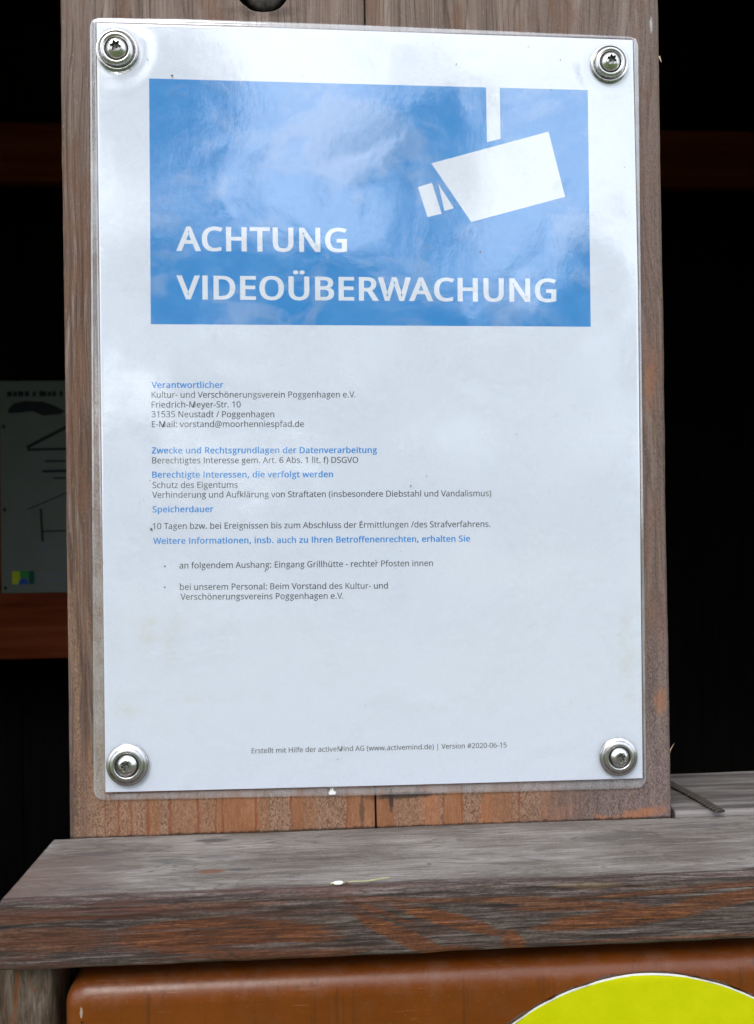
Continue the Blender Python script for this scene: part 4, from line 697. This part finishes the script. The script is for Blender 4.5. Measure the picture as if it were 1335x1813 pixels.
# outline rounded in the front plane, filleted towards the sides: nested rounded rectangles
def rr_pts(ins, y, rcorn):
    P = []; r = max(rcorn-ins, .2)
    for (cx_, cz_, a0) in ((x1-ins-r, z1-ins-r, 0), (x0+ins+r, z1-ins-r, 90), (x0+ins+r, z0+ins+r, 180), (x1-ins-r, z0+ins+r, 270)):
        for i in range(13): a = R(a0+90*i/12); P.append((cx_+r*math.cos(a), y, cz_+r*math.sin(a)))
    return P
levels = [rr_pts(0, 90, rc_), rr_pts(0, yf+rf+6, rc_), rr_pts(0, yf+rf, rc_)]
for i in range(1, 11):
    a = R(90*i/10); levels.append(rr_pts(rf*(1-math.cos(a)), yf+rf*(1-math.sin(a)), rc_))
V = []; F = []; m_ = len(levels[0])
for L in levels: V += L
for i in range(len(levels)-1):
    for j in range(m_): k = (j+1) % m_; F.append((i*m_+j, i*m_+k, (i+1)*m_+k, (i+1)*m_+j))
F.append(tuple((len(levels)-1)*m_+j for j in range(m_))); F.append(tuple(reversed(range(m_))))
n = N('brown_gloss_paint', KB); x, y, z = n.sep(n.P)
pn = n.noise((.03, .03, .03), 1, 5, .6); pf = n.noise((.7, .7, .7), 1, 4, .75); dr = n.noise((.25, .25, .25), 1, 6, .8, off=(2, 2, 2))
bc = n.mix(n.mr(pn, .35, .65), (.120, .0275, .0014), (.142, .034, .0022))
bc = n.mix(n.mr(dr, .60, .78, 0, .35), bc, (.075, .022, .006))
vd = n.nd('ShaderNodeTexVoronoi'); n.put(vd.inputs['Vector'], n.vm('MULTIPLY', n.P, (.16, .16, .16))); spot = n.mr(vd.outputs[0], .045, .075, .8, 0)
bc = n.mix(n.ma('MULTIPLY', spot, n.mr(pf, .45, .5)), bc, (.40, .35, .25))
for loc, rad, an in [((-100.8, yf, -203.2), (.45, 9, 1.9), .05), ((-100.6, yf, -206.4), (.5, 9, .5), 0)]:
    bc = n.mix(n.ma('MULTIPLY', n.ell(loc, rad, an, amp=.5, nsc=(1, 1, 1)), .8), bc, (.34, .27, .22) if rad[2] > 1 else (.03, .01, .005))
edge = n.ma('MULTIPLY', n.mr(n.noise((.08, .5, .5), 1, 5, .8, off=(3, 3, 3)), .5, .7), n.mr(z, -199, -196, 0, .5))
bc = n.mix(edge, bc, (.10, .05, .03))
dust = n.ma('MULTIPLY', n.mr(n.noise((.12, .12, .12), 1, 7, .8, off=(8, 2, 8)), .46, .64), n.mr(z, -206, -196, .04, .20))
bc = n.mix(dust, bc, (.20, .12, .085))
drip = n.ma('MULTIPLY', n.mr(n.noise((.35, .35, .012), 1, 4, .7, off=(1, 3, 1)), .56, .70), .5); bc = n.mix(drip, bc, (.055, .016, .004))
scr = n.ma('MULTIPLY', n.mr(n.noise((.05, 2.0, 2.0), 1, 2, .6, off=(7, 3, 1)), .66, .70), n.mr(n.noise((.06, .06, .06), 1, 3, .6, off=(4, 3, 1)), .5, .6)); bc = n.mix(n.ma('MULTIPLY', scr, .4), bc, (.28, .16, .09))
paint = n.done(n.bsdf(bc, n.mr(dr, .3, .7, .30, .46), n.bump(n.noise((.25, .25, .25), 1, 4, .6), .12, .0006), Specular_IOR_Level=.35, Coat_Weight=.12, Coat_Roughness=.3))
me = mesh([tuple(q*MM for q in v) for v in V], F, KB)
ob = link('body', me, paint, cab, smooth=True); me.polygons[-1].use_smooth = False; me.polygons[-2].use_smooth = False
# round sticker following the cabinet's fillet
def face_y(z):
    t = z-(z1-rf)
    return yf if t <= 0 else yf+rf-math.sqrt(max(0, rf*rf-t*t))
def disc(name, R0, lift, mat, rot=0, label=None, rough=0):
    cx_, cz_ = 86.5, -199.4-79
    V = []; F = []; seg = 240; rings = [R0*(1-(1-k/30)**2.2) for k in range(31)][1:]
    for r in rings:
        for j in range(seg):
            a = 2*math.pi*j/seg; r_ = r+(rough*nz(math.cos(a)*9, math.sin(a)*9, R0)+rough*.6*nz(math.cos(a)*40, math.sin(a)*40, R0) if r == rings[-1] else 0)
            xx, zz = cx_+r_*math.cos(a), cz_+r_*math.sin(a); V.append((xx, face_y(zz)-lift, zz))
    V.append((cx_, yf-lift, cz_)); c0 = len(V)-1
    for j in range(seg): F.append((j, (j+1) % seg, c0))
    for i in range(len(rings)-1):
        for j in range(seg): k = (j+1) % seg; F.append((i*seg+j, (i+1)*seg+j, (i+1)*seg+k, i*seg+k))
    L = (len(rings)-1)*seg; b0 = len(V)
    for j in range(seg): V.append((V[L+j][0], V[L+j][1]+lift*.96, V[L+j][2]))
    for j in range(seg): k = (j+1) % seg; F.append((L+j, b0+j, b0+k, L+k))
    me = mesh([tuple(q*MM for q in v) for v in V], F, KB)
    bm = bmesh.new(); bm.from_mesh(me); bmesh.ops.recalc_face_normals(bm, faces=bm.faces); bm.to_mesh(me); bm.free()
    o = link(name, me, mat, cab, smooth=True)
    if label: o['label'] = label
    return o
n = N('rim_dark'); rim_m = n.done(n.bsdf(n.ramp(n.noise((.8, .8, .8), 1, 4, .7), [(.3, (.02, .008, .006)), (.7, (.10, .045, .02))]), .7))
disc('dark_rim', 79.9, .10, rim_m, rough=1.1)  # thin dark ring showing past the sticker's edge
disc('sticker_border', 79.35, .22, plain('sticker_white', (.62, .62, .60), .5), rough=.15)
n = N('yellow_sticker', KB); ye = n.done(n.bsdf(n.mix(n.mr(n.noise((.1, .1, .1), 1, 5, .7), .3, .7), (.44, .455, .001), (.49, .50, .003)), .42, n.bump(n.noise((.06, .06, .06), 1, 4), .2, .0006), Specular_IOR_Level=.12))
disc('round_sticker', 78.85, .30, ye, label='bright yellow-green round sticker', rough=.22)

# ================================================================ post below the shelf at the left
LB = (-.17, .02, -.9)
lp = thing('lower_post', LB, 'rough wooden post under the left end of the shelf, beside the cabinet', 'post')
lm = rough_wood('lower_post_wood', LB, (.035, .018, .010), (.13, .075, .045), (.26, .20, .15), 'z', .55)
n = N('lower_post_bark_wood', LB)
a = n.noise((.16, .16, .035), 1, 5, .7, dist=1.2); b = n.noise((1.4, 1.4, .12), 1, 4, .75)
cc = n.ramp(n.mr(n.ma('MULTIPLY_ADD', b, .5, a), .48, 1.0, smooth=False), [(0, (.012, .007, .005)), (.4, (.065, .042, .027)), (.7, (.12, .09, .07)), (1, (.20, .155, .12))])
cc = n.mix(n.mr(n.noise((.22, .22, .03), 1, 4, .65, dist=1., off=(6, 2, 3)), .52, .60, 0, .85), cc, (.17, .05, .011))
lm = n.done(n.bsdf(cc, .8, n.bump(n.ma('ADD', a, b), .7, .001), Specular_IOR_Level=.2))
link('timber', plank('z', -900, -187.6, (-260, -110.8), (-44, -3), (2, 2, 2, 2), 2, 3, lambda a, b, c: .5*nz(a*.02, b*.1, c*.1)+.2*nz(a*.1, b*.8, c*.8), LB), lm, lp)

# ================================================================ inside the hut
HB = (0, .1, -1.5)
hut = thing('timber_hut', HB, 'dark open timber hut whose inside shows either side of the post', 'hut')
din = rough_wood('near_black_boards', HB, (.006, .005, .004), (.012, .010, .009), (.02, .016, .014), 'z', .2)  # one near-black colour for walls, floor and roof
def hb(name, *a, mat=din, bev=0): return link(name, box(*a, base=HB, bev=bev), mat, hut)
xx = -1.65; i = 0
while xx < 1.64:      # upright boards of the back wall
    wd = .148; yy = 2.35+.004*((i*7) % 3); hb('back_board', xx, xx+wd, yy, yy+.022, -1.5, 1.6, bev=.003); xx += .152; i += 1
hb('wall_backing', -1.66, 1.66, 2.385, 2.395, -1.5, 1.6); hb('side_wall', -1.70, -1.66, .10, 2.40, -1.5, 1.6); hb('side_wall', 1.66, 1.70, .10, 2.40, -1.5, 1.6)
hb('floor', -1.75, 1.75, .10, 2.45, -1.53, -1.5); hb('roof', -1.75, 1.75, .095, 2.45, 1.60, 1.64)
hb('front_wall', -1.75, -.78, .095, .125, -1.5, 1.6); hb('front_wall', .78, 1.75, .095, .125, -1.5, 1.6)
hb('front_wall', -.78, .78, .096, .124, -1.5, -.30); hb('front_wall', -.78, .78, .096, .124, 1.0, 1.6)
RBs = (0, 1.9, .89)
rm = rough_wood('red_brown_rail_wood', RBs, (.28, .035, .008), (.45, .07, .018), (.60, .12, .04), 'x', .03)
r1 = thing('cross_rail', RBs, 'upper red-brown timber rail crossing the dark hut behind the post', 'rail', 'rails inside the hut')
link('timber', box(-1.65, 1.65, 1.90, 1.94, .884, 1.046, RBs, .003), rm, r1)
RBl = (0, 1.9, -.416)
r2b = thing('cross_rail', RBl, 'lower red-brown timber rail under the dim poster inside the hut', 'rail', 'rails inside the hut')
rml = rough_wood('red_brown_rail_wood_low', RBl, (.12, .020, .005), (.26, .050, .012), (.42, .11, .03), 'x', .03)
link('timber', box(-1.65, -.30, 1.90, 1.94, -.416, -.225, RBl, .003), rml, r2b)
link('upright', box(-.960, -.90, 1.925, 1.99, -.225, .335, RBl, .003), rml, r2b)
# poster inside the hut
QB = (-.70, 1.895, -.236)
pn_ = thing('plan_poster', QB, 'dim poster with building section drawings and small colour logo inside the hut, left', 'poster')
n = N('poster_print', QB)
pp = n.done(n.bsdf(n.mix(n.noise((.01, .01, .01), 1, 3), (.18, .20, .155), (.235, .255, .215)), .5))
def pl(name, P, y, m, th=0., lab=None): return poly_obj(name, P, y, m, pn_, QB, th, lab)
pl('sheet', [[(-916, 339), (-496, 339), (-496, -236), (-916, -236)]], 1895, pp, 2)
blk = plain('poster_black', (.015, .015, .018), .6); gry = plain('poster_grey', (.22, .23, .24), .6)
def bar(x0, z0_, x1_, z1_, wdt):
    a, b = Vector((x0, z0_)), Vector((x1_, z1_)); d = (b-a).normalized(); nn = Vector((-d.y, d.x))*wdt/2
    return [tuple(a+nn), tuple(b+nn), tuple(b-nn), tuple(a-nn)]
P = []
xq = -896
random.seed(9)
while xq < -520:
    wq = random.uniform(8, 20); P.append([(xq, 296), (xq, 308+random.uniform(0, 4)), (xq+wq, 310), (xq+wq, 297)]); xq += wq+random.choice((3, 3, 9))
pl('title_line', P, 1893.8, blk)
pl('smudge', [[(-893, 262), (-880, 277), (-850, 284), (-800, 282), (-768, 270), (-742, 256), (-756, 247), (-800, 244), (-830, 256), (-870, 252), (-893, 251)]], 1893.7, blk)
P = [bar(-845, 158, -690, 238, 9), bar(-845, 152, -690, 154, 7), bar(-800, 120, -640, 122, 5), bar(-800, 150, -800, 80, 4), bar(-805, 93, -640, 95, 7), bar(-850, 84, -640, 84, 3), bar(-775, 74, -640, 74, 4), bar(-795, 205, -775, 206, 3), bar(-808, 203, -775, 206, 3),
     bar(-845, -10, -640, 76, 3), bar(-810, -8, -806, -100, 6), bar(-810, -70, -640, -68, 4), bar(-845, -15, -843, -98, 2.5), bar(-850, -98, -640, -102, 3), bar(-835, 26, -812, 28, 4), bar(-690, 152, -690, 84, 3), bar(-700, -20, -700, -98, 3), bar(-745, -50, -745, -98, 2)]
for i, q in enumerate(P): pl('drawing_line', [q], 1893.7-.01*i, (blk if i in (0, 1, 2, 4, 6, 9, 10, 11) else gry))
pl('drawing_block', [[(-812, -100), (-796, -100), (-796, -122), (-812, -122)]], 1893.4, gry)
pl('divider', [bar(-905, -152, -505, -152, 2)], 1893.4, gry)
pl('logo_square', [[(-888, -177), (-868, -177), (-866, -212), (-888, -212)]], 1893.6, plain('logo_yellow', (.55, .62, .02), .5))
pl('logo_square', [[(-867.9, -177), (-845, -177), (-845, -195), (-850, -195), (-867.9, -195)]], 1893.6, plain('logo_green', (.04, .32, .06), .5))
pl('logo_square', [[(-844, -177), (-829, -177), (-829, -212), (-844, -212)]], 1893.6, plain('logo_dark', (.01, .09, .07), .5))
pl('logo_dome', [[(-872, -212), (-869, -202), (-862, -196), (-852, -197), (-847, -204), (-845.5, -212)]], 1893.3, plain('logo_blue', (.03, .10, .45), .5))
pl('logo_words', [bar(-820, -186, -735, -186, 6), bar(-820, -203, -748, -203, 6)], 1893.6, gry)
for z_ in (215, -10, -222): pl('fixing_dot', [[(-906+5*math.cos(a*.7), z_+5*math.sin(a*.7)) for a in range(9)]], 1893.6, blk)

# ================================================================ outside, behind the camera: ground and trees (seen mirrored in film and steel)
n = N('meadow'); ga = n.noise((.0004, .0004, .0004), 1, 8, .7)
gm = n.done(n.bsdf(n.ramp(ga, [(.3, (.045, .075, .02)), (.5, (.09, .12, .035)), (.7, (.17, .15, .09))]), .9))
gv = [(-120, 2.6, -1.62), (120, 2.6, -1.62), (120, -160, -1.62), (-120, -160, -1.62), (-120, 80, -1.62), (120, 80, -1.62)]
tag(link('ground', mesh([(-120, -160, -1.62), (120, -160, -1.62), (120, 80, -1.62), (-120, 80, -1.62)], [(0, 1, 2, 3)]), gm), 'meadow and path ground around the hut', kind='structure')
leaf_ms = []
for k, c in enumerate(((.035, .07, .018), (.06, .10, .025), (.022, .045, .014))):
    leaf_ms.append(plain('leaf_green_%s' % ('mid', 'light', 'dark')[k], c, .6))
bark = plain('bark', (.07, .055, .04), .9)
def tree(name, base, h, rad, cz, n_leaf, lab, seed, leaf=.13, mi=0, sq_=1.):
    random.seed(seed); t = thing(name, base, lab, 'tree', 'trees on the meadow')
    V = []; F = []
    def limb(a, b, r0, r1, k=6):
        i0 = len(V)
        for (p, r) in ((a, r0), (a.lerp(b, .5)+Vector((random.uniform(-.06, .06),)*3), (r0+r1)/2), (b, r1)):
            for j in range(k): an = 6.283*j/k; V.append(p+Vector((math.cos(an)*r, math.sin(an)*r, 0)))
        for q in range(2):
            for j in range(k): F.append((i0+q*k+j, i0+q*k+(j+1) % k, i0+(q+1)*k+(j+1) % k, i0+(q+1)*k+j))
    limb(Vector((0, 0, 0)), Vector((0, 0, cz)), .2, .12); ends = []
    for i in range(14):
        an = random.uniform(0, 6.28); e = Vector((math.cos(an)*rad*random.uniform(.3, .85), math.sin(an)*rad*random.uniform(.3, .85), cz+random.uniform(-.5, .9)*(h-cz)))
        limb(Vector((0, 0, cz*random.uniform(.55, 1))), e, .07, .02, 5); ends.append(e)
    link('trunk', mesh([tuple(v) for v in V], F), bark, t)
    V = []; F = []; hh = h-cz
    cl = []
    for i in range(38):
        while True:
            q = Vector((random.uniform(-1, 1), random.uniform(-1, 1), random.uniform(-1, 1)))
            if q.length < 1: break
        q = q.normalized()*(q.length**.5); cl.append((Vector((q.x*rad, q.y*rad, cz+q.z*hh*sq_)), random.uniform(.16, .34)*rad))
    for i in range(n_leaf):
        c, r = random.choice(cl); q = Vector((random.gauss(0, .5), random.gauss(0, .5), random.gauss(0, .42)))*r
        p = c+q; a = Vector((random.uniform(-1, 1), random.uniform(-1, 1), random.uniform(-1, 1))).normalized(); b = a.cross(Vector((random.uniform(-1, 1), random.uniform(-1, 1), .3))).normalized(); s = leaf*random.uniform(.6, 1.3)
        k = len(V); V += [p-a*s, p+b*s*.55, p+a*s, p-b*s*.55]; F.append((k, k+1, k+2, k+3))
    link('crown', mesh([tuple(v) for v in V], F), leaf_ms[mi], t)
TREES = [('slender_tree', (1.5, -13, -1.62), 9.8, 1.35, 5.4, 3600, 'slender light tree with a narrow crown in the middle of the meadow', 31, .13, 1),
         ('broadleaf_tree', (-4.3, -11, -1.62), 9.6, 3.1, 4.6, 9500, 'dense dark tree standing left on the meadow', 3, .16, 2),
         ('broadleaf_tree', (.4, -16, -1.62), 6.6, 3.0, 3.4, 6500, 'lower bushy tree in the middle of the meadow', 5, .17, 0),
         ('broadleaf_tree', (5.9, -17, -1.62), 7.6, 2.4, 4.6, 4200, 'loose pale tree standing right on the meadow', 8, .16, 1),
         ('broadleaf_tree', (-10.5, -20, -1.62), 10, 4.2, 5.0, 6000, 'tall spreading tree far left on the meadow', 12, .22, 0),
         ('broadleaf_tree', (14.5, -24, -1.62), 8.5, 4.0, 4.2, 6000, 'round tree far right on the meadow', 14, .22, 2)]
for a in TREES: tree(*a)
random.seed(21); V = []; F = []
for i in range(16000):
    p = Vector((random.uniform(-60, 60), -38+random.uniform(-1.5, 1.5), -1.6+abs(random.gauss(0, 1))*1.3*(1+.5*math.sin(i*.0))*1.0))
    p.z += 1.2*nz(p.x*.15, 0, 3)
    a = Vector((random.uniform(-1, 1), random.uniform(-.3, .3), random.uniform(-1, 1))).normalized(); b = a.cross(Vector((0, 1, .2))).normalized(); s = random.uniform(.25, .5)
    k = len(V); V += [p-a*s, p+b*s*.7, p+a*s, p-b*s*.7]; F.append((k, k+1, k+2, k+3))
tag(link('hedgerow', mesh([tuple(v) for v in V], F), leaf_ms[0]), 'far hedgerow closing off the meadow', 'hedge', kind='stuff')
